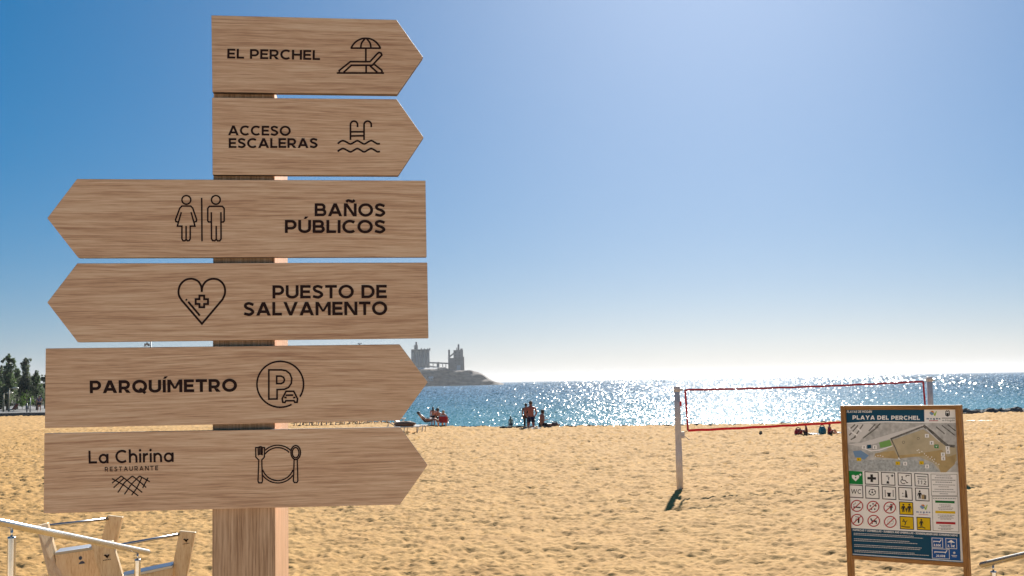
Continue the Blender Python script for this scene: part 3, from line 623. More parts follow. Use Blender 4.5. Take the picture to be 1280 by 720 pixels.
P = Print(NF, .0016); lx, ly = q2((686, 205))[0]; logo(lx, ly+1.6, .66, P); P.text("mogán", *q2((632, 244), (737, 248)), 2.0, w=.26, track=.55, mi=3); P.line(q2((650, 257), (722, 261)), .5, 4); P.build("council_emblem", [BLU, ORG, LIM, RBL, RED], PANEL)
# ruled boxes of small print on the right
def small_print(P, x0, x1, y, slope, h, mi, gap=.35, fill=(1.2, 3.4)):
    x = x0
    while x < x1:
        l = min(random.uniform(*fill), x1-x); P.line([(x, y+(x-x0)*slope), (x+l, y+(x+l-x0)*slope)], h, mi); x += l+gap
def q3(*L): return zc(L, 1120, 580, 14.22)
def q4(*L): return zc(L, 1120, 620, 14.22)
P = Print(NF, .0016); P.line(q3((620, 178), (1085, 183), (1090, 565), (632, 560)), .55, 0, closed=True)
for y, a, b_ in ((212, 715, 975), (248, 690, 1005), (287, 640, 1055), (325, 700, 1000), (372, 655, 1055), (408, 755, 940), (452, 685, 1020), (494, 650, 1060), (532, 775, 930)): (p, r) = q3((a, y-4), (b_, y+4)); small_print(P, p[0], r[0], p[1], .02, 1.0 if y in (287, 325, 248) else .8, 1)
P.build("notice_text", [DGR, TXT], PANEL)
P = Print(NF, .0016); P.line(q4((640, 8), (1100, 12), (1118, 640), (660, 615)), .55, 0, closed=True)
(p, r) = q4((655, 40), (1070, 48)); small_print(P, p[0], r[0], p[1], .02, .9, 1, .6, (2, 4))
for y, a, b_ in ((160, 770, 980), (185, 800, 970), (212, 745, 1020), (238, 760, 1000), (340, 740, 1040), (365, 780, 1000), (390, 750, 1030), (412, 790, 980), (524, 770, 980), (550, 800, 980), (576, 750, 1020), (600, 800, 980)): (p, r) = q4((a, y-3), (b_, y+4)); small_print(P, p[0], r[0], p[1], .02, .75, 1)
P.build("notice_text", [DGR, TXT], PANEL)
for c, (y0, y1, a, b_) in ((FLG, (80, 125, 695, 1040)), (YEL, (262, 310, 697, 1052)), (RED, (455, 500, 710, 1055))):
    P = Print(NF, .0018); P.poly(q4((a, y0), (b_, y0+10), (b_+2, y1+6), (a+2, y1-6))); P.build("flag_bar", [c], PANEL)
# footer
P = Print(NF, .0014); P.poly(q2((143, 360), (958, 404), (966, 606), (150, 552)), 0); P.build("footer_band", [NAVY], PANEL)
P = Print(NF, .0014+.0004); P.poly(q2((742, 425), (956, 436), (962, 602), (748, 588)), 0); P.build("price_field", [RBL], PANEL)
P = Print(NF, .0022)
P.text("HAMACAS Y SOMBRILLAS - SUNBEDS AND UMBRELLAS - SONNENLIEGEN UND SONNENSCHIRME", *q2((155, 381), (942, 424)), 2.5, w=.22, track=.16)
for k, (y, e) in enumerate(((399, 612), (410, 682), (440, 580), (453, 642), (484, 672), (496, 662), (526, 618), (537, 728))):
    x0 = 163+(k//2)*2; (p, r) = q2((x0, y), (e, y)); small_print(P, p[0], r[0], p[1], .052, .72, 1, .4, (.8, 2.6))
P.build("footer_lettering", [OWH, PALE], PANEL)
for (x0, y0, x1, y1), txt, kind in (((749, 434, 829, 506), "3,00€", 0), ((853, 438, 934, 512), "3,50€", 1), ((751, 514, 879, 586), "20,00€", 2)):
    P = Print(NF, .0022); sl = (x1-x0)*.05; c = q2((x0, y0), (x1, y0+sl), (x1+2, y1+sl), (x0+2, y1)); P.line(c, .8, 0, closed=True)
    ym = y0+(y1-y0)*.34; cx = (x0+x1)/2
    if kind == 1: P.poly(q2((cx-30, ym+4), (cx, ym-14), (cx+30, ym+8)), 1); P.line(q2((cx, ym-4), (cx, ym+22)), .7, 1)
    else:
        hl = 30 if kind == 0 else 48; P.line(q2((cx-hl, ym), (cx+hl-10, ym+4), (cx+hl, ym-12)), 1.1, 1); P.line(q2((cx-hl+4, ym), (cx-hl+4, ym+10)), .7, 1); P.line(q2((cx+hl-14, ym), (cx+hl-14, ym+12)), .7, 1)
    P.text(txt, *q2((cx-28 if kind != 2 else cx-34, y1-9), (cx+26 if kind != 2 else cx+34, y1-6)), 3.0, w=.24, track=.14, mi=1); P.build("price_tile", [PALE, OWH], PANEL)
P = Print(NF, .0022); x, y = q2((917, 546))[0]; P.disc(x, y, 1.5, 0, 8); P.line([(x-3.4, y+3.2), (x+3.4, y+3.6)], .8, 0); P.line([(x-2.4, y+4.8), (x+2.8, y+5.2)], .6, 0); P.build("company_mark", [PALE], PANEL)

# =================================================================== HANDRAILS
STEEL = mat("brushed_steel", (.55, .55, .54), .27, 1., noise=(30, .08))
def handrail(a, b, posts, label):
    a, b = np.array(a), np.array(b); base = (a+b)/2; base[2] = 0
    o = empty("handrail", base, label, "handrail", "steel handrails of the beach steps")
    MB().tube([a, b], .0205, 20).build("rail_tube", STEEL, o, True)
    for t, zb in posts:
        p = a+(b-a)*t
        MB().tube([p-(0, 0, .02), p-(0, 0, .062)], .007, 10).build("pin", STEEL, o, True)
        MB().tube([p-(0, 0, .060), p-(0, 0, .066), (p[0], p[1], p[2]-.068), (p[0], p[1], zb)], [.019, .021, .021, .021], 16).build("post", STEEL, o, True)
L1 = pt(184.5, 690.5, 8.0); L0 = pt(2, 653.5, 5.75); L00 = L0+(L0-L1)*.6
tt = lambda a, b, p: np.linalg.norm(p-a)/np.linalg.norm(b-a)
handrail(L00, L1, [(tt(L00, L1, L0+(L1-L0)*.052), .5), (tt(L00, L1, L0+(L1-L0)*.908), -.2)], "steel handrail sloping down in front of the plywood beach seats")
R1 = pt(1227.5, 706, 8.0); R0 = pt(1279, 694, 7.42); R00 = R0+(R0-R1)*3
handrail(R00, R1, [(tt(R00, R1, R1+(R0-R1)*.28), -.2), (.35, .2)], "steel handrail end beside the beach notice board")

# =================================================================== PLYWOOD SEATS
PLY = wood("pale_plywood", (.68, .46, .24), (.83, .62, .36), (.90, .72, .46), 0, 'z', 14, .4)
EDGE = mat("ply_edge", (.36, .30, .22), .6, noise=(40, .2)); ALU = mat("dull_aluminium", (.45, .47, .50), .35, 1.)
def slab(mb, quad, d, th, mi=0):     # quad of photo pixels standing at distance(s) d, th thick away from the camera
    dl = d if isinstance(d, (list, tuple)) else [d]*len(quad)
    P = [pt(x, y, k) for (x, y), k in zip(quad, dl)]; mb.prism(P, (0, th, 0), mi); return P
def seat(label, d, left, right, rod, panel, holes, logos):
    b = pt(rod[0][0], rod[0][1], d); b[2] = gz(b[0], b[1]); o = empty("plywood_seat", b, label, "beach seat", "plywood beach seats by the steps")
    for q in (left, right):
        mb = MB(); slab(mb, q[0], q[1], .06); mb.build("side_board", [PLY], o, bevel=.006)
    MB().tube([pt(*rod[0], rod[2]), pt(*rod[1], rod[3])], .018, 10).build("rod", ALU, o, True)
    mb = MB(); slab(mb, panel[0], panel[1], .035); sp = mb.build("seat_panel", PLY, o, bevel=.003)
    q, dl = panel[0], panel[1]; mb = MB(); a, c = pt(*q[0], dl[0]), pt(*q[1], dl[1]); up = np.array([0, 0, .035]); bk = np.array([0, .16, .028])
    mb.prism([a+(0, -.01, 0), c+(0, -.01, 0), c+(0, -.01, 0)+up, a+(0, -.01, 0)+up], bk); mb.build("edge_trim", ALU, o, bevel=.003)
    pn = np.array([(c-a)[1], -(c-a)[0], 0]); pn /= np.linalg.norm(pn)      # outward normal of the panel
    for (x, y, r) in holes:
        k = (x-q[0][0])/(q[1][0]-q[0][0]); dm = dl[0]+(dl[1]-dl[0])*k; c0 = pt(x, y, dm)
        hp_ = Plane(a, math.atan2((c-a)[1], (c-a)[0])); c0 = hp_.hit(x, y)
        MB().tube([c0+pn*.012, c0-pn*.004], [r*dm/F*1.15, r*dm/F*1.2], 18).build("hole_shade_disc", HOLE, sp)
    for (x, y, dm, s) in logos:
        pl = Plane(pt(x, y, dm-.012), 0); P = Print(pl, .0)
        P.poly([(x-4*s, y-3*s), (x-2*s, y-4*s), (x+.5*s, y-2.6*s), (x+2*s, y-4*s), (x+3.6*s, y-3.6*s), (x+1.6*s, y-1*s), (x+.8*s, y+1*s), (x-.6*s, y), (x-2*s, y-1.4*s)], 0)
        for k in range(5): P.line([(x-4.6*s+k*2*s, y+3.6*s-.35*k*s), (x-3.4*s+k*2*s, y+3.5*s-.35*k*s)], 1.0*s, 0)
        P.build("emblem", [INK], o)
HOLE = mat("hole_shade", (.03, .06, .13), .4)  # dark colour painted on discs for the shade inside the panel's holes
seat("plywood beach seat furthest left, its panel pierced by two round holes", 14.2,
     ([(45, 657), (59, 653.5), (92, 770), (73, 770)], [14.0, 14.2, 14.2, 14.0]), ([(134, 644), (153, 646.5), (124, 770), (104, 770)], 14.9),
     ((58, 657), (135, 648.5), 14.3, 14.9), ([(69, 694), (126, 685.5), (132, 765), (78, 770)], [14.15, 14.75, 14.75, 14.15]), [(100, 697.5, 2.0), (101.5, 706.5, 4.4)], [])
seat("plywood beach seat behind the lower end of the left handrail, emblem on both boards", 13.4,
     ([(113, 679), (140, 676), (169, 775), (141, 775)], 13.3), ([(224, 663.5), (244, 665.5), (223, 775), (203, 775)], 13.75),
     ((140, 683), (224, 668), 13.35, 13.75), ([(150, 724), (216, 710), (216, 775), (155, 775)], [13.45, 13.7, 13.7, 13.45]), [],
     [(133.5, 697, 13.3, 1.0), (232.5, 677, 13.75, .9)])

# =================================================================== BEACH VOLLEYBALL NET
WPOST = mat("weathered_white_paint", (.74, .70, .66), .5, noise=(6, .12))
def thin_cloth(n, c):
    m = mat(n, c, .7); N = m.node_tree.nodes; L = m.node_tree.links; t = N.new("ShaderNodeBsdfTranslucent"); t.inputs[0].default_value = (*c, 1)
    x = N.new("ShaderNodeMixShader"); x.inputs[0].default_value = .4; L.new(N["Principled BSDF"].outputs[0], x.inputs[1]); L.new(t.outputs[0], x.inputs[2]); L.new(x.outputs[0], N["Material Output"].inputs[0]); return m
REDT = thin_cloth("red_tape", (.62, .02, .035)); DRED = thin_cloth("dark_red_tape", (.42, .025, .04)); CORD = mat("dark_cord", (.08, .08, .08), .8)
V1 = onz(850, 611, 0.); V1h = pt(843.2, 484.5, V1[1])
v2d = 31.2; V2 = pt(1165, 540, v2d); V2 = np.array([V2[0], v2d, 0.])
def vpost(base, ztop, label, strap=True):
    o = empty("volleyball_post", base, label, "net post", "volleyball net posts")
    x, y = base[0], base[1]
    MB().tube([(x, y, -.4), (x, y, .9), (x, y, .91), (x, y, 1.55), (x, y, ztop)], [.082, .082, .078, .076, .076], 14).build("pole", WPOST, o, True)
    MB().tube([(x, y, ztop-.1), (x, y, ztop-.08), (x, y, ztop+.02), (x, y, ztop+.03)], [.076, .081, .081, .06], 14).build("cap", WPOST, o, True)
    MB().box((x+.10, y-.02, ztop-.06), (.07, .05, .05)).build("pulley", WPOST, o)
    mb = MB(); mb.box((x+.11, y, 1.32), (.09, .05, .16)); mb.tube([(x+.12, y-.03, 1.3), (x+.12, y-.16, 1.3), (x+.25, y-.16, 1.2)], .012, 6); mb.build("winch", WPOST, o, bevel=.006)
    if strap: MB().box((x+.075, y-.01, 2.09), (.05, .09, .12)).build("strap", REDT, o)
    return o
vpost(V1, V1h[2], "nearer white volleyball post standing clear of the notice board"); vpost(V2, 2.6, "farther white volleyball post half hidden behind the notice board", False)
n1t, n1b = pt(856.5, 487.5, V1[1]+.1), pt(860, 538.2, V1[1]+.1); n2t, n2b = pt(1154, 476.8, v2d-.1), pt(1157.5, 521, v2d-.1)
NET = empty("volleyball_net", (n1b+n2b)/2, "red edged volleyball net stretched between two white posts", "net")
def strip(pts, ht, name, m, along=True):
    mb = MB(); n = len(pts); q = [np.array(p) for p in pts]
    off = np.array([0, 0, ht/2]) if along else np.array([ht/2, 0, 0]); th = np.array([0, .006, 0])
    for a, b in zip(q[:-1], q[1:]): mb.prism([a-off, b-off, b+off, a+off], th)
    mb.build(name, m, NET)
def sag(a, b, s, n=24): return [a+(b-a)*i/n-np.array([0, 0, s*4*(i/n)*(1-i/n)]) + np.array([0, 0, .006*math.sin(i*2.3)]) for i in range(n+1)]
strip(sag(n1t, n2t, .03), .05, "top_tape", DRED); strip(sag(n1b, n2b, .02), .06, "bottom_tape", REDT)
strip(sag(n1t, n1b, 0, 6), .05, "side_tape", DRED, False); strip(sag(n2t, n2b, 0, 6), .05, "side_tape", DRED, False)
mb = MB()
for i in range(1, 78): t = i/78; mb.tube([n1t+(n2t-n1t)*t-(0, 0, .12*t*(1-t)), n1b+(n2b-n1b)*t-(0, 0, .08*t*(1-t))], .0011, 3, cap=False)
for j in range(1, 10): t = j/10; a, b = n1t+(n1b-n1t)*t, n2t+(n2b-n2t)*t; mb.tube(sag(a, b, .025, 10), .0011, 3, cap=False)
tag(mb.build("mesh_netting", CORD, NET, fix=False), kind="stuff")
for a, b in ((n1t, (V1[0]+.08, V1[1], V1h[2]-.05)), (n1b, (V1[0]+.08, V1[1], 1.35)), (n2t, (V2[0]-.08, V2[1], 2.5)), (n2b, (V2[0]-.08, V2[1], 1.4))): MB().tube([a, b], .006, 5).build("guy_cord", CORD, NET)

# =================================================================== PEOPLE
SKIN = mat("tanned_skin", (.52, .24, .155), .55); SKIN2 = mat("brown_skin", (.33, .15, .09), .55)
HAIRD = mat("dark_hair", (.02, .014, .012), .6); HAIRB = mat("brown_hair", (.09, .045, .025), .6)
def cloth(n, c): return mat("cloth_"+n, c, .85)
def skin(name, V, E, Rd, m, parent, sub=1):
    off = root_loc(parent); me = bpy.data.meshes.new("tmp"); me.from_pydata([tuple(np.array(q)) for q in V], E, []); me.update()
    o = bpy.data.objects.new("tmp", me); COL.objects.link(o)
    o.modifiers.new("s", 'SKIN')
    for i, r in enumerate(Rd):
        d = me.skin_vertices[0].data[i]; d.radius = (r, r) if np.isscalar(r) else r; d.use_root = (i == 0)
    sm = o.modifiers.new("u", 'SUBSURF'); sm.levels = sub; sm.render_levels = sub
    dg = bpy.context.evaluated_depsgraph_get(); me2 = bpy.data.meshes.new_from_object(o.evaluated_get(dg)); me2.name = name
    bpy.data.objects.remove(o); bpy.data.meshes.remove(me)
    me2.materials.clear(); me2.materials.append(m); me2.polygons.foreach_set("use_smooth", [True]*len(me2.polygons))
    return link(name, me2, parent)
J = ["pel", "spi", "che", "nec", "hea", "top", "shL", "elL", "wrL", "haL", "shR", "elR", "wrR", "haR", "hiL", "knL", "anL", "toL", "hiR", "knR", "anR", "toR"]
ED = [("pel", "spi"), ("spi", "che"), ("che", "nec"), ("nec", "hea"), ("hea", "top"), ("che", "shL"), ("shL", "elL"), ("elL", "wrL"), ("wrL", "haL"), ("che", "shR"), ("shR", "elR"), ("elR", "wrR"), ("wrR", "haR"), ("pel", "hiL"), ("hiL", "knL"), ("knL", "anL"), ("anL", "toL"), ("pel", "hiR"), ("hiR", "knR"), ("knR", "anR"), ("anR", "toR")]
RAD = dict(pel=(.15, .12), spi=(.135, .105), che=(.165, .12), nec=.06, hea=(.082, .098), top=(.072, .08), sh=.062, el=.044, wr=.032, ha=(.042, .022), hi=.092, kn=.062, an=.042, to=(.046, .028))
def rad(j): return RAD[j] if j in RAD else RAD[j[:2]]
STAND = dict(pel=(0, 0, .96), spi=(0, 0, 1.13), che=(0, -.01, 1.34), nec=(0, 0, 1.50), hea=(0, .015, 1.60), top=(0, .01, 1.70), shL=(-.19, 0, 1.42), elL=(-.25, -.03, 1.14), wrL=(-.24, .05, .92), haL=(-.23, .07, .82), shR=(.19, 0, 1.42), elR=(.25, -.03, 1.14), wrR=(.24, .05, .92), haR=(.23, .07, .82), hiL=(-.10, 0, .89), knL=(-.11, .02, .50), anL=(-.12, -.02, .09), toL=(-.14, .15, .035), hiR=(.10, 0, .89), knR=(.11, .02, .50), anR=(.12, -.02, .09), toR=(.14, .15, .035))
KNEEL = dict(STAND, **{k: (v[0], v[1], v[2]-.42) for k, v in STAND.items() if k not in ("knL", "anL", "toL", "knR", "anR", "toR")})
KNEEL.update(knL=(-.13, .03, .06), anL=(-.12, -.40, .07), toL=(-.12, -.54, .05), knR=(.13, .03, .06), anR=(.12, -.40, .07), toR=(.12, -.54, .05), elL=(-.29, -.02, .74), elR=(.29, -.02, .74), wrL=(-.20, .10, .56), wrR=(.20, .10, .56), haL=(-.14, .14, .52), haR=(.14, .14, .52))
SIT = dict(pel=(0, 0, .13), spi=(0, -.04, .30), che=(0, -.03, .52), nec=(0, .01, .68), hea=(0, .05, .78), top=(0, .05, .88), shL=(-.18, -.01, .60), elL=(-.25, .08, .36), wrL=(-.18, .28, .38), haL=(-.15, .36, .40), shR=(.18, -.01, .60), elR=(.25, .08, .36), wrR=(.18, .28, .38), haR=(.15, .36, .40), hiL=(-.10, .04, .12), knL=(-.14, .40, .42), anL=(-.13, .62, .10), toL=(-.14, .78, .05), hiR=(.10, .04, .12), knR=(.14, .40, .42), anR=(.13, .62, .10), toR=(.14, .78, .05))
SITFLAT = dict(SIT, knL=(-.12, .48, .16), anL=(-.12, .88, .07), toL=(-.14, .95, .18), knR=(.12, .48, .16), anR=(.12, .88, .07), toR=(.14, .95, .18), elR=(.26, -.12, .36), wrR=(.28, -.22, .12), haR=(.29, -.26, .05))
LIE = dict(pel=(0, 0, .40), spi=(0, -.17, .48), che=(0, -.35, .64), nec=(0, -.46, .78), hea=(0, -.52, .87), top=(0, -.58, .96), shL=(-.18, -.38, .70), elL=(-.26, -.2, .50), wrL=(-.24, .04, .50), haL=(-.23, .12, .49), shR=(.18, -.38, .70), elR=(.26, -.2, .50), wrR=(.24, .04, .50), haR=(.23, .12, .49), hiL=(-.10, .05, .40), knL=(-.13, .44, .52), anL=(-.13, .80, .36), toL=(-.14, .90, .45), hiR=(.10, .05, .40), knR=(.13, .44, .50), anR=(.13, .82, .34), toR=(.14, .92, .43))
CHAIRSIT = dict(LIE, pel=(0, 0, .36), spi=(0, -.10, .52), che=(0, -.16, .73), nec=(0, -.16, .88), hea=(0, -.13, .98), top=(0, -.13, 1.08), shL=(-.18, -.15, .80), shR=(.18, -.15, .80), elL=(-.27, -.02, .57), elR=(.27, -.02, .57), wrL=(-.25, .2, .55), wrR=(.25, .2, .55), haL=(-.24, .28, .54), haR=(.24, .28, .54), anL=(-.13, .62, .08), anR=(.13, .62, .08), toL=(-.14, .76, .05), toR=(.14, .76, .05))
def person(pos, rz, pose, label, skinm=SKIN, hair=HAIRD, wear=(), scale=1., long_hair=False, group=None):
    o = empty("person", pos, label, "person", group); a, b = math.cos(rz), math.sin(rz)
    q = {k: np.array([a*v[0]-b*v[1], b*v[0]+a*v[1], v[2]])*scale for k, v in pose.items()}
    V = [q[j] for j in J]; E = [(J.index(x), J.index(y)) for x, y in ED]; Rd = [tuple(np.array(rad(j) if not np.isscalar(rad(j)) else (rad(j),)*2)*scale) for j in J]
    for s in 'LR':                               # fingers and thumb from the end of each palm
        h_, w_ = q['ha'+s], q['wr'+s]; d = (h_-w_)/np.linalg.norm(h_-w_); side = np.cross(d, [0, 0, 1.]); side = side/max(np.linalg.norm(side), 1e-3) if np.linalg.norm(side) > .1 else np.array([1., 0, 0])
        for k, (o_, l) in enumerate(((-.034, .075), (-.011, .088), (.011, .084), (.034, .066))):
            V.append(h_+(d*l+side*o_)*scale); E.append((J.index('ha'+s), len(V)-1)); Rd.append((.010*scale,)*2)
        V.append(w_+(d*.07+side*.06)*scale); E.append((J.index('wr'+s), len(V)-1)); Rd.append((.011*scale,)*2)
    body = skin("body", V, E, Rd, skinm, o)
    # nose and ears are too small to see at this distance, kept as one small bump in front of the head
    hd = q['hea']; up = q['top']-q['hea']; up = up/np.linalg.norm(up); fw = np.array([-b, a, 0]); fw = fw-up*(fw@up); fw /= np.linalg.norm(fw); sd_ = np.cross(fw, up)
    mb = MB(); c = hd+up*.045*scale-fw*.022*scale+np.array(o.location)
    n = 10; Rm = np.stack([sd_, fw, up], 1)
    t = MB().ball((0, 0, 0), (.098*scale, .105*scale, .105*scale), n, 7)
    vs = [c+Rm @ np.array(v) for v in t.v if True]; mb.add(vs, t.f)
    if long_hair: mb.tube([c-fw*.05*scale, c-fw*.09*scale-up*.14*scale, c-fw*.08*scale-up*.30*scale], [.085*scale, .075*scale, .03*scale], 8)
    mb.build("hair", hair, o, True)
    for nm, m, js, ex in wear:
        ix = [j for j in J if j in js]; e = [(ix.index(x), ix.index(y)) for x, y in ED if x in ix and y in ix]
        V2 = [q[j].copy() for j in ix]
        for x, y, t_ in ex:                      # a sleeve or trouser leg ends part way along the limb
            V2.append(q[x]+(q[y]-q[x])*t_); e.append((ix.index(x), len(V2)-1))
        R2 = [tuple((np.array(rad(j) if not np.isscalar(rad(j)) else (rad(j),)*2)+.014)*scale) for j in ix]+[tuple((np.array(rad(x) if not np.isscalar(rad(x)) else (rad(x),)*2)*.95+.016)*scale) for x, y, t_ in ex]
        skin(nm, V2, e, R2, m, o)
    return o
SHORTS = ("pel", "hiL", "hiR"); SHX = [("hiL", "knL", .55), ("hiR", "knR", .55)]
TOP = ("pel", "spi", "che", "shL", "shR"); TOPX = [("shL", "elL", .5), ("shR", "elR", .5)]
def stand_at(x, yb, d): p = pt(x, yb, d); return np.array([p[0], d, gz(p[0], d)])
navy = cloth("navy", (.012, .016, .06)); black = cloth("black", (.018, .018, .022)); redc = cloth("red", (.36, .012, .03)); teal = cloth("teal", (.02, .20, .26)); whitec = cloth("white", (.6, .6, .58)); bluec = cloth("blue", (.05, .07, .22)); pink = cloth("pink", (.42, .14, .16))
person(stand_at(664, 538, 66.0), R(8), KNEEL, "shirtless sunburnt man in navy shorts with his back to us at the waterline", mat("sunburnt_skin", (.36, .105, .075), .55), HAIRB, [("shorts", navy, SHORTS, SHX)], 1.2)
person(stand_at(658, 538, 68.6), R(-15), STAND, "person in black half hidden behind the shirtless man in navy shorts", SKIN2, HAIRD, [("top", black, TOP, TOPX), ("trousers", black, ("pel", "hiL", "knL", "hiR", "knR"), [("knL", "anL", .8), ("knR", "anR", .8)])], .93)
person(stand_at(678, 536, 67.0), R(-62), SITFLAT, "person in black swimwear sitting on the sand to the right of the shirtless man", SKIN2, HAIRD, [("swim_shorts", black, SHORTS, SHX)], 1.18)
person((pt(638.5, 530, 95)[0], 95, -1.55), R(20), STAND, "slim bather wading alone in the water left of the shirtless man", SKIN, HAIRB, [("swim_shorts", navy, SHORTS, [("hiL", "knL", .4), ("hiR", "knR", .4)])], .78)
# group on the left by the sun loungers
person(stand_at(541.5, 532, 72.5), R(10), STAND, "dark haired woman standing between the reclining chair and the red chair", SKIN, HAIRD, [("bikini_bottom", black, SHORTS, [("hiL", "knL", .2), ("hiR", "knR", .2)])], .74, True)
person(stand_at(548, 532, 72.8), R(-8), CHAIRSIT, "dark haired person sitting just behind the red beach chair", SKIN, HAIRD, [("swimsuit", black, ("pel", "spi", "che", "hiL", "hiR"), [])], 1.15)
# beach chairs
def beach_chair(pos, rz, label, m, recl, frame):
    o = empty("beach_chair", pos, label, "beach chair", "low beach chairs"); a, b = math.cos(rz), math.sin(rz); p = np.array(pos)
    W = lambda x, y, z: p+np.array([a*x-b*y, b*x+a*y, z])
    by, bz = (-.62, .88) if recl else (-.26, .66)
    mb = MB(); mb.prism([W(-.27, .42, .33), W(.27, .42, .33), W(.27, -.1, .27), W(-.27, -.1, .27)], (0, 0, .02)); mb.build("seat_sling", m, o)
    mb = MB(); mb.prism([W(-.27, -.1, .28), W(.27, -.1, .28), W(.27, by, bz), W(-.27, by, bz)], W(0, -.02, .012)-p); mb.build("back_sling", m, o)
    for s in (-1, 1):
        MB().tube([W(s*.29, .44, .34), W(s*.29, -.1, .27), W(s*.29, by, bz+.02)], .014, 7).build("side_frame", frame, o, True)
        MB().tube([W(s*.29, .40, .33), W(s*.29, .05, .0)], .013, 7).build("leg", frame, o, True); MB().tube([W(s*.29, -.05, .28), W(s*.29, .36, .0)], .013, 7).build("leg", frame, o, True)
        MB().tube([W(s*.30, .3, .34), W(s*.30, .25, .52), W(s*.30, -.2, .54)], .016, 7).build("armrest", frame, o, True)
    return o
p_ = stand_at(554.5, 534, 71.0); beach_chair(p_, R(0), "red low beach chair facing the sea near the sun loungers", redc, False, ALU)
person(p_+(0, .02, .0), R(0), CHAIRSIT, "person in a white top seated in the red low beach chair", SKIN, mat("fair_hair", (.45, .38, .28), .6), [("top", whitec, TOP, TOPX)], .95)
p_ = stand_at(534, 533, 71.5); beach_chair(p_, R(-70), "dark reclined beach chair left of the red chair", black, True, ALU)
person(p_+(0, 0, -.03), R(-70), LIE, "person in dark red swimwear lying back in the dark reclined chair", SKIN, HAIRD, [("swimsuit", cloth("dark_red", (.14, .02, .035)), ("pel", "spi", "che", "hiL", "hiR"), [])], 1.0)
# two on the right
p_ = onz(1008, 543.5, .03); person(p_, R(70), SIT, "dark haired person sitting on the sand left of the teal bag", mat("rosy_skin", (.30, .09, .075), .6), HAIRD, [("top", cloth("maroon", (.14, .025, .035)), TOP, TOPX), ("shorts", black, SHORTS, SHX)], .56)
p_ = onz(1037, 543, .03); person(p_, R(-80), SIT, "person in a red top crouched on the sand right of the teal bag", SKIN, HAIRB, [("top", redc, TOP, TOPX), ("shorts", cloth("wine", (.10, .02, .03)), SHORTS, SHX)], .54)
def bag(pos, size, m, label, strapm, rz=0):
    o = empty("beach_bag", pos, label, "bag", "bags lying on the beach"); p = np.array(pos); mb = MB(); s = size
    rings = [(0, .92), (.25, 1.05), (.6, 1.0), (.85, .8), (1.0, .5)]; n = 12; vs = []; fs = []
    for z, k in rings: vs += [p+np.array([s[0]/2*k*math.cos(2*math.pi*i/n)*(1+.1*math.sin(5*i)), s[1]/2*k*math.sin(2*math.pi*i/n), s[2]*z]) for i in range(n)]
    for j in range(len(rings)-1):
        for i in range(n): fs.append((j*n+i, j*n+(i+1) % n, (j+1)*n+(i+1) % n, (j+1)*n+i))
    fs += [tuple(range(n)), tuple(range((len(rings)-1)*n, len(rings)*n))]; mb.add(vs, fs); mb.build("bag_body", m, o, True)
    MB().tube([p+np.array([s[0]*.3*math.cos(t), 0, s[2]*(.85+.35*math.sin(t))]) for t in np.linspace(math.pi, 0, 9)], .02, 6).build("handle", strapm, o, True)
bag(onz(1028, 543, .02), (.36, .3, .36), teal, "teal beach bag between the two people on the right", mat("dark_strap", (.02, .05, .07), .8))
bag(onz(998, 543.5, .02), (.38, .3, .27), redc, "dark red bag beside the dark haired person on the right", black)
bag(onz(951, 543.5, .02), (.17, .17, .14), cloth("olive", (.06, .06, .05)), "small dark bag alone on the sand in front of the volleyball net", black)
bag(stand_at(693.5, 536, 66.8), (.48, .4, .30), cloth("brown", (.17, .105, .08)), "brown beach bag right of the person sitting by the shirtless man", black)
def towel(x0, x1, y, m, label, z=.05):
    a, b = onz(x0, y, z), onz(x1, y, z); c = (a+b)/2; c[2] = gz(c[0], c[1])+.05; L = abs(b[0]-a[0]); n = 10; mb = MB(); vs = []; fs = []
    for i in range(n+1):
        for j in range(4):
            vs.append((c[0]-L/2+L*i/n, c[1]-.45+.3*j+.04*math.sin(i), c[2]+.03+.035*math.sin(i*1.9+j)))
    for i in range(n):
        for j in range(3): k = i*4+j; fs.append((k, k+4, k+5, k+1))
    n0 = len(vs); vs2 = [(x, y, z-.05) for x, y, z in vs]
    mb.add(vs, fs); mb.add(vs2, [f[::-1] for f in fs]); tag(mb.build("beach_towel", m, None, True, fix=False), label, "towel", "towels spread on the beach")
towel(650, 676, 535.6, black, "black towel spread under the shirtless man in navy shorts")
towel(1010, 1022, 542.5, whitec, "white towel crumpled left of the teal bag")
towel(1042, 1050, 541, whitec, "white towel right of the person in the red top")

# =================================================================== SUN LOUNGERS
def lounger():
    o = empty("sun_lounger", (0, 0, 0), "x", "sun lounger", "sun loungers in rows near the water")
    BED = mat("off_white_sling", (.62, .60, .56), .7); FR = mat("white_plastic", (.7, .69, .66), .5)
    mb = MB(); mb.prism([(-.32, -.75, .36), (.32, -.75, .36), (.32, .55, .38), (-.32, .55, .38)], (0, 0, .05)); mb.build("bed", BED, o, bevel=.01)
    mb = MB(); mb.prism([(-.32, .56, .38), (.32, .56, .38), (.32, 1.1, .72), (-.32, 1.1, .72)], (0, -.025, .045)); mb.build("backrest", BED, o, bevel=.01)
    for s in (-1, 1):
        MB().box((s*.345, -.08, .39), (.045, 1.36, .06)).build("side_rail", FR, o)
        for y in (-.62, .42): MB().tube([(s*.345, y, .38), (s*.345, y+.06, -.03)], .028, 7).build("leg", FR, o, True)
    MB().tube([(-.3, .95, .62), (-.3, 1.15, 0), (.3, 1.15, 0), (.3, .95, .62)], .015, 6).build("prop", FR, o, True)
    return o
proto = lounger(); kids = children(proto)
spots = [(508, 541, 61.5, 100), (517, 540, 63, 80)] + [(366+i*11.6, 533.6-.0*i, 76+.35*i, 80+random.uniform(-14, 14)) for i in range(12)] + [(380+i*13.2, 530, 83, 80+random.uniform(-10, 10)) for i in range(8)]
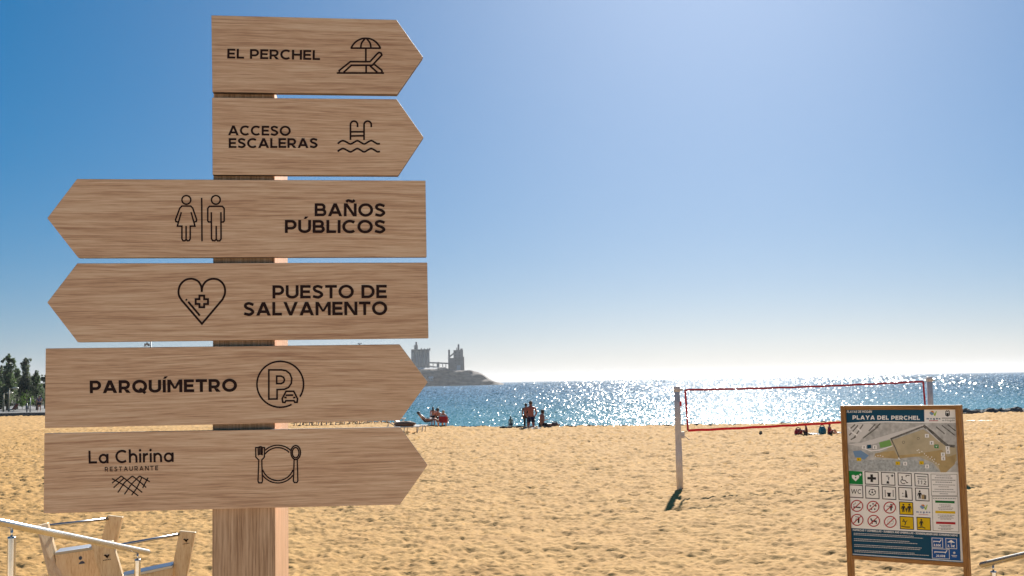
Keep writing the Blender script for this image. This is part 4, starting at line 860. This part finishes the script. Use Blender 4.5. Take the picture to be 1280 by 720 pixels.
LL = ["white sun lounger under the brown towel by the tip of the lowest arrow board", "white sun lounger nearest the sea to the right of the lowest arrow board"]
for i, (x, y, d, a) in enumerate(spots):
    p = pt(x, y, d); o = proto if i == 0 else copy_tree(proto)
    o.location = (p[0], d, gz(p[0], d)); o.rotation_euler.z = R(a)
    if i < 2: o["label"] = LL[i]
    else: o["label"] = "pale sun lounger in the front row seen between the two lowest arrow boards" if i < 14 else "pale sun lounger in the back row seen between the two lowest arrow boards"; o["group"] = "front row of sun loungers" if i < 14 else "back row of sun loungers"
p = pt(507, 531, 61.5)
mb = MB(); n = 12
c = np.array([p[0]-.05, 61.5, gz(p[0], 61.5)+.43])
mb.ball(c+(0, 0, .10), (.62, .33, .17), 14, 7, jit=.08)
tag(mb.build("folded_towel", cloth("tan_brown", (.20, .105, .06)), None, True), "bundled brown towel on the sun lounger beside the lowest arrow tip", "towel")

# =================================================================== LEFT SHORE: pavement, trees, lamps
CONC = mat("grey_concrete", (.14, .14, .135), .85, noise=(.6, .2)); METAL = mat("grey_metal", (.3, .31, .32), .5, .6)
TZ = .35
mb = MB(); mb.prism([(-110, 126, -1.5), (-46, 123.5, -1.5), (-44, 132, -1.5), (-48, 190, -1.5), (-110, 190, -1.5)], (0, 0, TZ+1.5)); mb.build("shore_pavement", CONC).__setitem__("kind", "structure")
def leaf_mat(n, c):
    m = mat(n, c, .6, noise=(.9, .35)); N = m.node_tree.nodes; L = m.node_tree.links; t = N.new("ShaderNodeBsdfTranslucent"); t.inputs[0].default_value = (c[0]*1.3, c[1]*1.3, c[2], 1)
    x = N.new("ShaderNodeMixShader"); x.inputs[0].default_value = .45; L.new(N["Principled BSDF"].outputs[0], x.inputs[1]); L.new(t.outputs[0], x.inputs[2]); L.new(x.outputs[0], N["Material Output"].inputs[0]); return m
FOL = [leaf_mat("casuarina_green", (.085, .125, .065)), leaf_mat("grey_green", (.10, .12, .085)), leaf_mat("bright_bush_green", (.11, .19, .04))]
BARK = mat("grey_bark", (.16, .12, .09), .9, noise=(3, .3))
def tree(pos, h, wd, mi, label, shape='cone', nl=5600, group="trees on the left shore"):
    o = empty("shore_tree" if shape == 'cone' else "bush", pos, label, "tree" if shape == 'cone' else "bush", group if shape == 'cone' else None); p = np.array(pos)
    rr = np.random.default_rng(int(abs(pos[0]*77+h*31)) + 5)
    lean = rr.uniform(-.05, .05)*h; mb = MB()
    trunk = [p+np.array([lean*t*t, 0, h*.92*t]) for t in (0, .3, .6, 1)]; mb.tube(trunk, [.03*h, .022*h, .013*h, .004*h], 7)
    tips = []
    nb = 30 if shape == 'cone' else 10
    for i in range(nb):
        t = rr.uniform(.10, .97) if shape == 'cone' else rr.uniform(.15, .7); a = rr.uniform(0, 2*math.pi)
        k = (1.05-t)**.75 if shape == 'cone' else 1
        L = wd*k*rr.uniform(.5, 1.1); b0 = p+np.array([lean*t*t, 0, h*.92*t]); b1 = b0+np.array([math.cos(a)*L, math.sin(a)*L, L*rr.uniform(.35, .9)])
        mb.tube([b0, (b0+b1)/2+(0, 0, .04*h), b1], [.008*h, .006*h, .003*h], 5); tips.append((b0, b1))
    mb.build("trunk", BARK, o, True)
    cl = []
    for b0, b1 in tips:
        for _ in range(5): cl.append((b0+(b1-b0)*rr.uniform(.5, 1.1)+rr.normal(0, .035*h, 3), rr.uniform(.045, .10)*h))
    for _ in range(3): cl.append((p+np.array([lean, 0, h*rr.uniform(.86, .97)]), .05*h))
    c = np.array([q[0] for q in cl]); r = np.array([q[1] for q in cl]); r = r*np.clip(1.25-(c[:, 2]-p[2])/h, .3, 1); ii = rr.integers(0, len(cl), nl)
    d = rr.normal(0, 1, (nl, 3)); d /= np.linalg.norm(d, axis=1)[:, None]; P = c[ii]+d*(r[ii]*rr.uniform(.3, 1.15, nl)**.6)[:, None]
    a = rr.normal(0, 1, (nl, 3)); a[:, 2] = a[:, 2]*.6+.5; a /= np.linalg.norm(a, axis=1)[:, None]; b = np.cross(a, rr.normal(0, 1, (nl, 3))); b /= np.linalg.norm(b, axis=1)[:, None]
    s = rr.uniform(.6, 1.3, nl)[:, None]*h*.020
    V = np.stack([P-b*s*.4, P+a*s*1.5, P+b*s*.4, P-a*s*.5], 1).reshape(-1, 3)
    mb = MB(); mb.v = [tuple(q) for q in V]; mb.f = [(4*i, 4*i+1, 4*i+2, 4*i+3) for i in range(nl)]; mb.m = [0]*nl
    mb.build("crown", FOL[mi], o, fix=False); return o
def tree_px(x, ytop, d, wpx, mi, label, shape='cone', zb=TZ):
    t = pt(x, ytop, d); tree((t[0], d, zb), t[2]-zb, wpx*d/F, mi, label, shape)
tree_px(11, 441, 140, 11, 0, "tallest dark casuarina tree at the far left edge, its tip bending right")
tree_px(35, 446, 146, 12, 1, "grey green casuarina with a thin pointed top right of the tallest tree")
tree_px(22, 459, 150, 14, 0, "lower dark tree between the two pointed casuarinas")
tree_px(47, 462, 139, 12, 0, "dense dark tree beside the left edge of the PARQUÍMETRO board")
tree_px(57, 468, 150, 14, 1, "tree mostly hidden behind the left end of the PARQUÍMETRO board")
tree_px(2, 455, 152, 14, 1, "pale green tree cut off by the left edge of the picture")
tree_px(-14, 448, 145, 15, 0, "dark tree just beyond the left edge of the picture")
tree_px(34, 486, 132, 9, 2, "bright green bush in front of the dark shore trees", 'bush')
for i, (x, yt) in enumerate(((8, 497), (20, 500), (46, 497), (28, 499))): tree_px(x, yt, 143+2*i, 9, i % 2, ["low dark bush under the tallest casuarina", "low pale bush right of the yellowish lamp post", "low dark bush behind the person in blue", "low dark bush behind the bright green bush"][i], 'bush')
X, Y = np.meshgrid(np.linspace(-190, -62, 90), np.linspace(172, 260, 50)); t = np.clip((Y-174)/26, 0, 1)
Z = -1.2+1.6*np.clip(t*4, 0, 1)+3.1*t*np.clip((-64-X)/18, 0, 1)*(1+.25*vnoise(X/9, Y/9, 41))+.25*vnoise(X/2, Y/2, 42)
sheet("shore_bank", X, Y, Z, mat("scrub_bank", (.12, .115, .085), .95, noise=(.35, .45)))
def lamp(x, ytop, d, label, heads=1, zb=TZ, group="lamp posts on the left shore"):
    t = pt(x, ytop, d); o = empty("lamp_post", (t[0], d, zb), label, "lamp post", group)
    YP = mat("yellowish_pole", (.40, .33, .20), .6)
    MB().tube([(t[0], d, zb), (t[0], d, t[2])], [.11, .07], 9).build("pole", YP, o, True)
    HM = mat("lamp_glass", (.65, .6, .45), .4)
    for k in range(heads):
        s = (k-(heads-1)/2)*2 or 1
        MB().tube([(t[0], d, t[2]-.1), (t[0]+s*.5, d, t[2]+.05)], .05, 6).build("arm", YP, o, True)
        MB().ball((t[0]+s*.55+.2, d, t[2]), (.42, .3, .16), 10, 6).build("lamp_head", HM, o, True)
lamp(11.5, 485.5, 133, "yellowish lamp post under the tallest casuarina"); lamp(4.5, 491.5, 134, "shorter yellowish lamp post at the left edge of the picture")
# floodlight mast whose top shows above the PARQUÍMETRO board
t = pt(188.5, 427, 120); o = empty("floodlight_mast", (t[0], 120, gz(t[0], 120)), "thin floodlight mast whose tip shows above the PARQUÍMETRO board", "mast")
MB().tube([(t[0], 120, gz(t[0], 120)), (t[0], 120, t[2]+.1)], [.12, .06], 8).build("pole", METAL, o, True)
for k in range(3):
    c = pt(181.5+2.2*k, 431-(k % 2)*1.2, 120); MB().box(c, (.16, .14, .28), R(20*k)).build("floodlight", METAL, o)
mb = MB(); c0, c1 = pt(180, 433, 120), pt(189, 432, 120); mb.tube([c0, c1], .03, 6); mb.build("cross_arm", METAL, o)
person((pt(49, 512, 128)[0], 128, TZ), R(200), STAND, "person in a blue shirt and dark shorts walking on the left shore pavement", SKIN, HAIRD, [("shirt", bluec, TOP, TOPX), ("shorts", black, SHORTS, SHX)], 1.08)
# railing posts and a seated pair of bright objects on the pavement
for i, x in enumerate((33.5, 37.5)):
    q = pt(x, 520, 125.5); t_ = pt(x, 497.5 if i == 1 else 504, 125.5); o = MB().tube([(q[0], 125.5, TZ), (q[0], 125.5, t_[2])], [.07, .055], 8).build("marker_pole", METAL, None, True)
    tag(o, ["short grey pole on the pavement below the bright green bush", "taller grey pole on the pavement below the bright green bush"][i], "pole")
q = pt(16, 508, 130); b_ = beach_chair((q[0], 130, TZ), R(70), "pale deck chair with a dark red cushion on the left shore pavement", cloth("dull_red", (.2, .05, .04)), True, ALU)
# rocks at the foot of the pavement
ROCK = mat("dark_basalt", (.10, .092, .085), .9, noise=(2, .35)); PALER = mat("brown_rock", (.17, .14, .11), .9, noise=(.03, .35))

WRACK = mat("dry_seaweed", (.06, .045, .03), .9, noise=(3, .4))
mb = MB(); st0 = random.getstate()
for k in range(90):
    x = random.uniform(-9, 24); y = float(crest(x))+random.uniform(-1.0, .6); mb.ball((x, y, gz(x, y)+.03), (random.uniform(.08, .35), random.uniform(.08, .2), random.uniform(.03, .08)), 7, 4, jit=.3)
random.setstate(st0); tag(mb.build("seaweed_wrack", WRACK, None, True), kind="stuff")
# low breakwater on the right
def rock_mesh(c, r, seed):
    rr = random.Random(seed); mb = MB(); st_ = random.getstate(); random.seed(seed); mb.ball(c, r, 9, 6, jit=.16); random.setstate(st_); return mb
a, b = pt(1203, 516, 80), pt(1330, 513, 86)
o = empty("rock_breakwater", ((a[0]+b[0])/2, 83, -1), "low dark rock breakwater at the water's edge right of the notice board", "breakwater")
mb = MB()
mb.prism([(a[0], 78.6, -1.3), (b[0]+6, 84.6, -1.3), (b[0]+6, 87.6, -1.3), (a[0], 81.6, -1.3)], (0, 0, 1.2)); mb.build("core", ROCK, o)
mb = MB()
for k in range(170):
    t = random.random(); x = a[0]+(b[0]+5-a[0])*t; y = 79.6+6*t+random.uniform(-1.2, 1.2); z = -.22+random.uniform(-.3, .12)
    mb.ball((x, y, z), (random.uniform(.3, .6), random.uniform(.3, .5), random.uniform(.2, .36)), 8, 5, jit=.15)
tag(mb.build("rocks", ROCK, o, False), kind="stuff")
POOL = mat("wet_pool", (.34, .29, .21), .7)
mb = MB(); pool = [onz(1208+32*(.5+.5*math.cos(t))+2*math.sin(3*t), 525.6+.6*math.sin(t), .045) for t in np.linspace(0, 2*math.pi, 24, endpoint=False)]
mb.add(pool, [tuple(range(24))]); mb.build("shallow_pool", POOL, fix=False).__setitem__("kind", "structure")

# =================================================================== HEADLAND AND CEMENT WORKS
HD = 1500.
def hx(x): return pt(x, 478, HD)[0]
def hz(x, y): return pt(x, y, HD)[2]
prof = [(250, 470), (300, 462), (380, 456), (450, 459), (505, 462), (520, 462), (535, 461.5), (545, 462.5), (560, 463), (578, 463), (590, 463), (598, 465), (603, 467.5), (607, 471), (612, 474.5), (618, 477), (624, 478), (629, 479.6)]
xs = np.linspace(250, 630, 260); pr = np.interp(xs, [p[0] for p in prof], [p[1] for p in prof])
rows = 24; X = np.zeros((rows, 260)); Y = np.zeros_like(X); Z = np.zeros_like(X)
hh = np.array([hz(x, y) for x, y in zip(xs, pr)]); bx = np.array([hx(x) for x in xs]); h0 = hh-SEA_Z
for i in range(rows):
    t = i/(rows-1)
    front = np.clip(t/.5, 0, 1)**.72; k = front if t <= .5 else 1
    X[i] = bx; Y[i] = HD-60+(t*36 if t <= .5 else 18+(t-.5)*380); Z[i] = SEA_Z-1.5+(h0+1.5)*k*(1 if t <= .5 else 1-.15*(t-.5))
nz = vnoise(X/14, Y/22, 31)*.5+vnoise(X/6, Y/9, 32)*.3+np.abs(vnoise(X/30, Y/40, 33))*.7
Z += (nz-.3)*np.minimum(h0*.3, 5.0)[None, :]*np.minimum(1, np.arange(rows)/3)[:, None]*np.where(np.arange(rows) < 12, 1, .3)[:, None]
Y += vnoise(X/18, Z/6, 34)*6
def headland_mat():
    m = mat("headland_rock", (.16, .13, .105), .95); N = m.node_tree.nodes; L = m.node_tree.links; b = N["Principled BSDF"]
    tc = N.new("ShaderNodeTexCoord"); mp = N.new("ShaderNodeMapping"); mp.inputs["Scale"].default_value = (.05, .02, .22); L.new(tc.outputs["Object"], mp.inputs[0])
    n = N.new("ShaderNodeTexNoise"); n.inputs["Scale"].default_value = 1.5; n.inputs["Detail"].default_value = 7; L.new(mp.outputs[0], n.inputs["Vector"])
    r = N.new("ShaderNodeValToRGB"); e = r.color_ramp.elements; e[0].position = .35; e[1].position = .66; e[0].color = (.03, .024, .02, 1); e[1].color = (.16, .12, .09, 1)
    L.new(n.outputs[0], r.inputs[0]); L.new(r.outputs[0], b.inputs["Base Color"]); return m
sheet("headland", X, Y, Z, headland_mat())
SILO = mat("weathered_silo_concrete", (.22, .22, .22), .9, noise=(.08, .25)); DARKC = mat("dusty_dark_concrete", (.14, .14, .14), .9, noise=(.1, .3)); WALLW = mat("white_render", (.38, .39, .40), .8)
m_px = HD/F
def hp(x, y, dd=0): p = pt(x, y, HD+dd); return p
def hbox(mb, x0, x1, y0, y1, dep, dd=0, mi=0):
    a, b = hp(x0, y1, dd), hp(x1, y0, dd); mb.prism([(a[0], HD+dd, a[2]), (b[0], HD+dd, a[2]), (b[0], HD+dd+dep, a[2]), (a[0], HD+dd+dep, a[2])], (0, 0, b[2]-a[2]))
o = empty("silo_block", hp(526, 461), "grey block of tall cement silos with a headhouse on the headland", "silos")
for k in range(5):
    x = 516.6+k*4.55; a, b = hp(x, 463, 8), hp(x, 437.2-(k == 0)*.4, 8); mb = MB(); mb.tube([(a[0], HD+8, a[2]-4), (a[0], HD+8, b[2])], 2.42*m_px, 18); mb.build("silo", SILO, o, True)
mb = MB(); hbox(mb, 514.2, 537.6, 436.4, 438.2, 12, 2); mb.build("roof_slab", DARKC, o)
mb = MB(); hbox(mb, 518, 522, 431, 436.6, 6, 4); mb.build("headhouse", DARKC, o)
mb = MB(); hbox(mb, 519.2, 521.2, 427.4, 431, 3, 5); hbox(mb, 517.6, 518.6, 432.5, 436.5, 3, 5); mb.build("hoist_tower", DARKC, o)
for x, y in ((526, 435), (530, 435.4), (534, 435.2), (536.5, 435)):
    mb = MB(); hbox(mb, x, x+1.2, y, 436.6, 3, 4); mb.build("vent", DARKC, o)
o = empty("kiln_tower", hp(573, 463), "dark stepped kiln tower with a chimney at the tip of the headland works", "tower")
mb = MB(); hbox(mb, 567.2, 578.6, 437.5, 464.5, 14, -2); mb.build("tower_body", DARKC, o)
mb = MB(); hbox(mb, 578.6, 580.0, 446, 464.5, 10, 0); mb.build("tower_annex", DARKC, o)
mb = MB(); hbox(mb, 560.4, 567.1, 447.5, 464.5, 12, 1); mb.build("tower_annex", DARKC, o)
mb = MB(); a, b = hp(573, 438), hp(573, 430.2); mb.tube([(a[0], HD+4, a[2]-1), (a[0], HD+4, b[2])], [1.5, 1.2], 10); mb.build("chimney", DARKC, o, True)
mb = MB(); hbox(mb, 570.4, 571.4, 434.5, 437.6, 3, 3); hbox(mb, 575.4, 578.2, 435.6, 437.6, 5, 3); mb.build("roof_plant", DARKC, o)
mb = MB(); a, b = hp(561.6, 464), hp(561.6, 437); mb.tube([(a[0], HD+2, a[2]), (a[0], HD+2, b[2])], [1.5, 1.3], 10); mb.build("stack", DARKC, o, True)
mb = MB(); a, b = hp(562, 446, 2), hp(568, 441, 2); mb.tube([a, b], 1.0, 8); a, b = hp(562, 452, 2), hp(568, 449, 2); mb.tube([a, b], .8, 8); mb.build("duct", DARKC, o, True)
mb = MB(); hbox(mb, 571, 575.4, 456.5, 463.6, 1, -3.2); mb.build("pale_annex", mat("pale_panel", (.42, .43, .44), .8), o)
for k in range(5):
    for j in range(2):
        mb = MB(); hbox(mb, 568.6+4.6*j, 570.4+4.6*j, 440.2+k*3.3, 441.6+k*3.3, .5, -2.4); mb.build("window", mat("dark_opening", (.05, .05, .055), .6), o)
o = empty("conveyor_bridge", hp(549, 454), "long covered conveyor bridge between the silos and the kiln tower", "conveyor")
mb = MB(); a, b = hp(537, 453.2), hp(561, 454.2); mb.prism([a+(0, 0, -1), b+(0, 0, -1), b+(0, 0, .8), a+(0, 0, .8)], (0, 3, 0)); mb.build("gallery", DARKC, o)
mb = MB(); a, b = hp(537, 457.5), hp(560.5, 461.2); mb.prism([a+(0, 0, -1), b+(0, 0, -1), b+(0, 0, .6), a+(0, 0, .6)], (0, 3, 0)); mb.build("gallery", DARKC, o)
mb = MB(); hbox(mb, 546, 549, 452.6, 464, 4, 2); mb.build("transfer_tower", DARKC, o)
for x in (541, 553, 557):
    mb = MB(); hbox(mb, x, x+.7, 454, 464, 1, 2); mb.build("trestle", DARKC, o)
def shed(x0, x1, y0, y1, dep, dd, m, label, rm):
    o = empty("works_shed", hp((x0+x1)/2, y1, dd), label, "building", "sheds of the works on the headland"); mb = MB(); hbox(mb, x0, x1, y0, y1, dep, dd); mb.build("wall", m, o)
    a, b = hp(x0, y0, dd), hp(x1, y0, dd); mb = MB(); h = 1.6
    mb.prism([(a[0]-.5, HD+dd-.6, a[2]+.02), (a[0]-.5, HD+dd+dep+.6, a[2]+.02), (a[0]-.5, HD+dd+dep/2, a[2]+h)], (b[0]-a[0]+1, 0, 0)); mb.build("roof", rm, o)
    n = max(2, int((x1-x0)/4))
    for k in range(n):
        x = x0+(x1-x0)*(k+.5)/n; mb = MB(); hbox(mb, x-.7, x+.7, y0+.9, y0+2.2, .4, dd-.3); mb.build("window", mat("dark_opening", (.05, .05, .055), .6), o)
shed(522, 546, 461.2, 465.5, 16, -20, WALLW, "long white shed below the silos", mat("pale_roof", (.46, .47, .48), .8))
shed(536, 541, 472.5, 476, 8, -58, WALLW, "small white hut low on the headland near the waterline", mat("pale_roof", (.46, .47, .48), .8))
shed(548, 556, 460.5, 464, 10, -8, DARKC, "dark shed under the conveyor bridge", DARKC)
a, b = hp(449.5, 462), hp(449.5, 428.6); o = empty("lattice_mast", a, "distant mast whose tip peeks over the PARQUÍMETRO board", "mast")
mb = MB(); mb.tube([a, b], [1.3, .6], 8); mb.build("pole", DARKC, o, True)
for dx, y in ((-1.6, 429.6), (1.9, 429.2)):
    c = hp(449.5+dx, y); mb = MB(); mb.box(c, (1.6, 1.2, 1.6)); mb.build("antenna", DARKC, o)
    mb = MB(); mb.tube([hp(449.5, y+1.4), c], .25, 5); mb.build("bracket", DARKC, o)

# =================================================================== HAZE over the sea
hm = bpy.data.materials.new("sea_haze"); hm.use_nodes = True; N = hm.node_tree.nodes; N.clear()
vo = N.new("ShaderNodeVolumePrincipled"); vo.inputs["Color"].default_value = (.93, .96, 1, 1); vo.inputs["Density"].default_value = 9.5e-5; vo.inputs["Anisotropy"].default_value = .2
mo = N.new("ShaderNodeOutputMaterial"); hm.node_tree.links.new(vo.outputs[0], mo.inputs["Volume"])
mb = MB(); mb.box((0, 5400, 32), (42000, 11600, 76)); hz_ = mb.build("haze", hm); tag(hz_, kind="stuff")
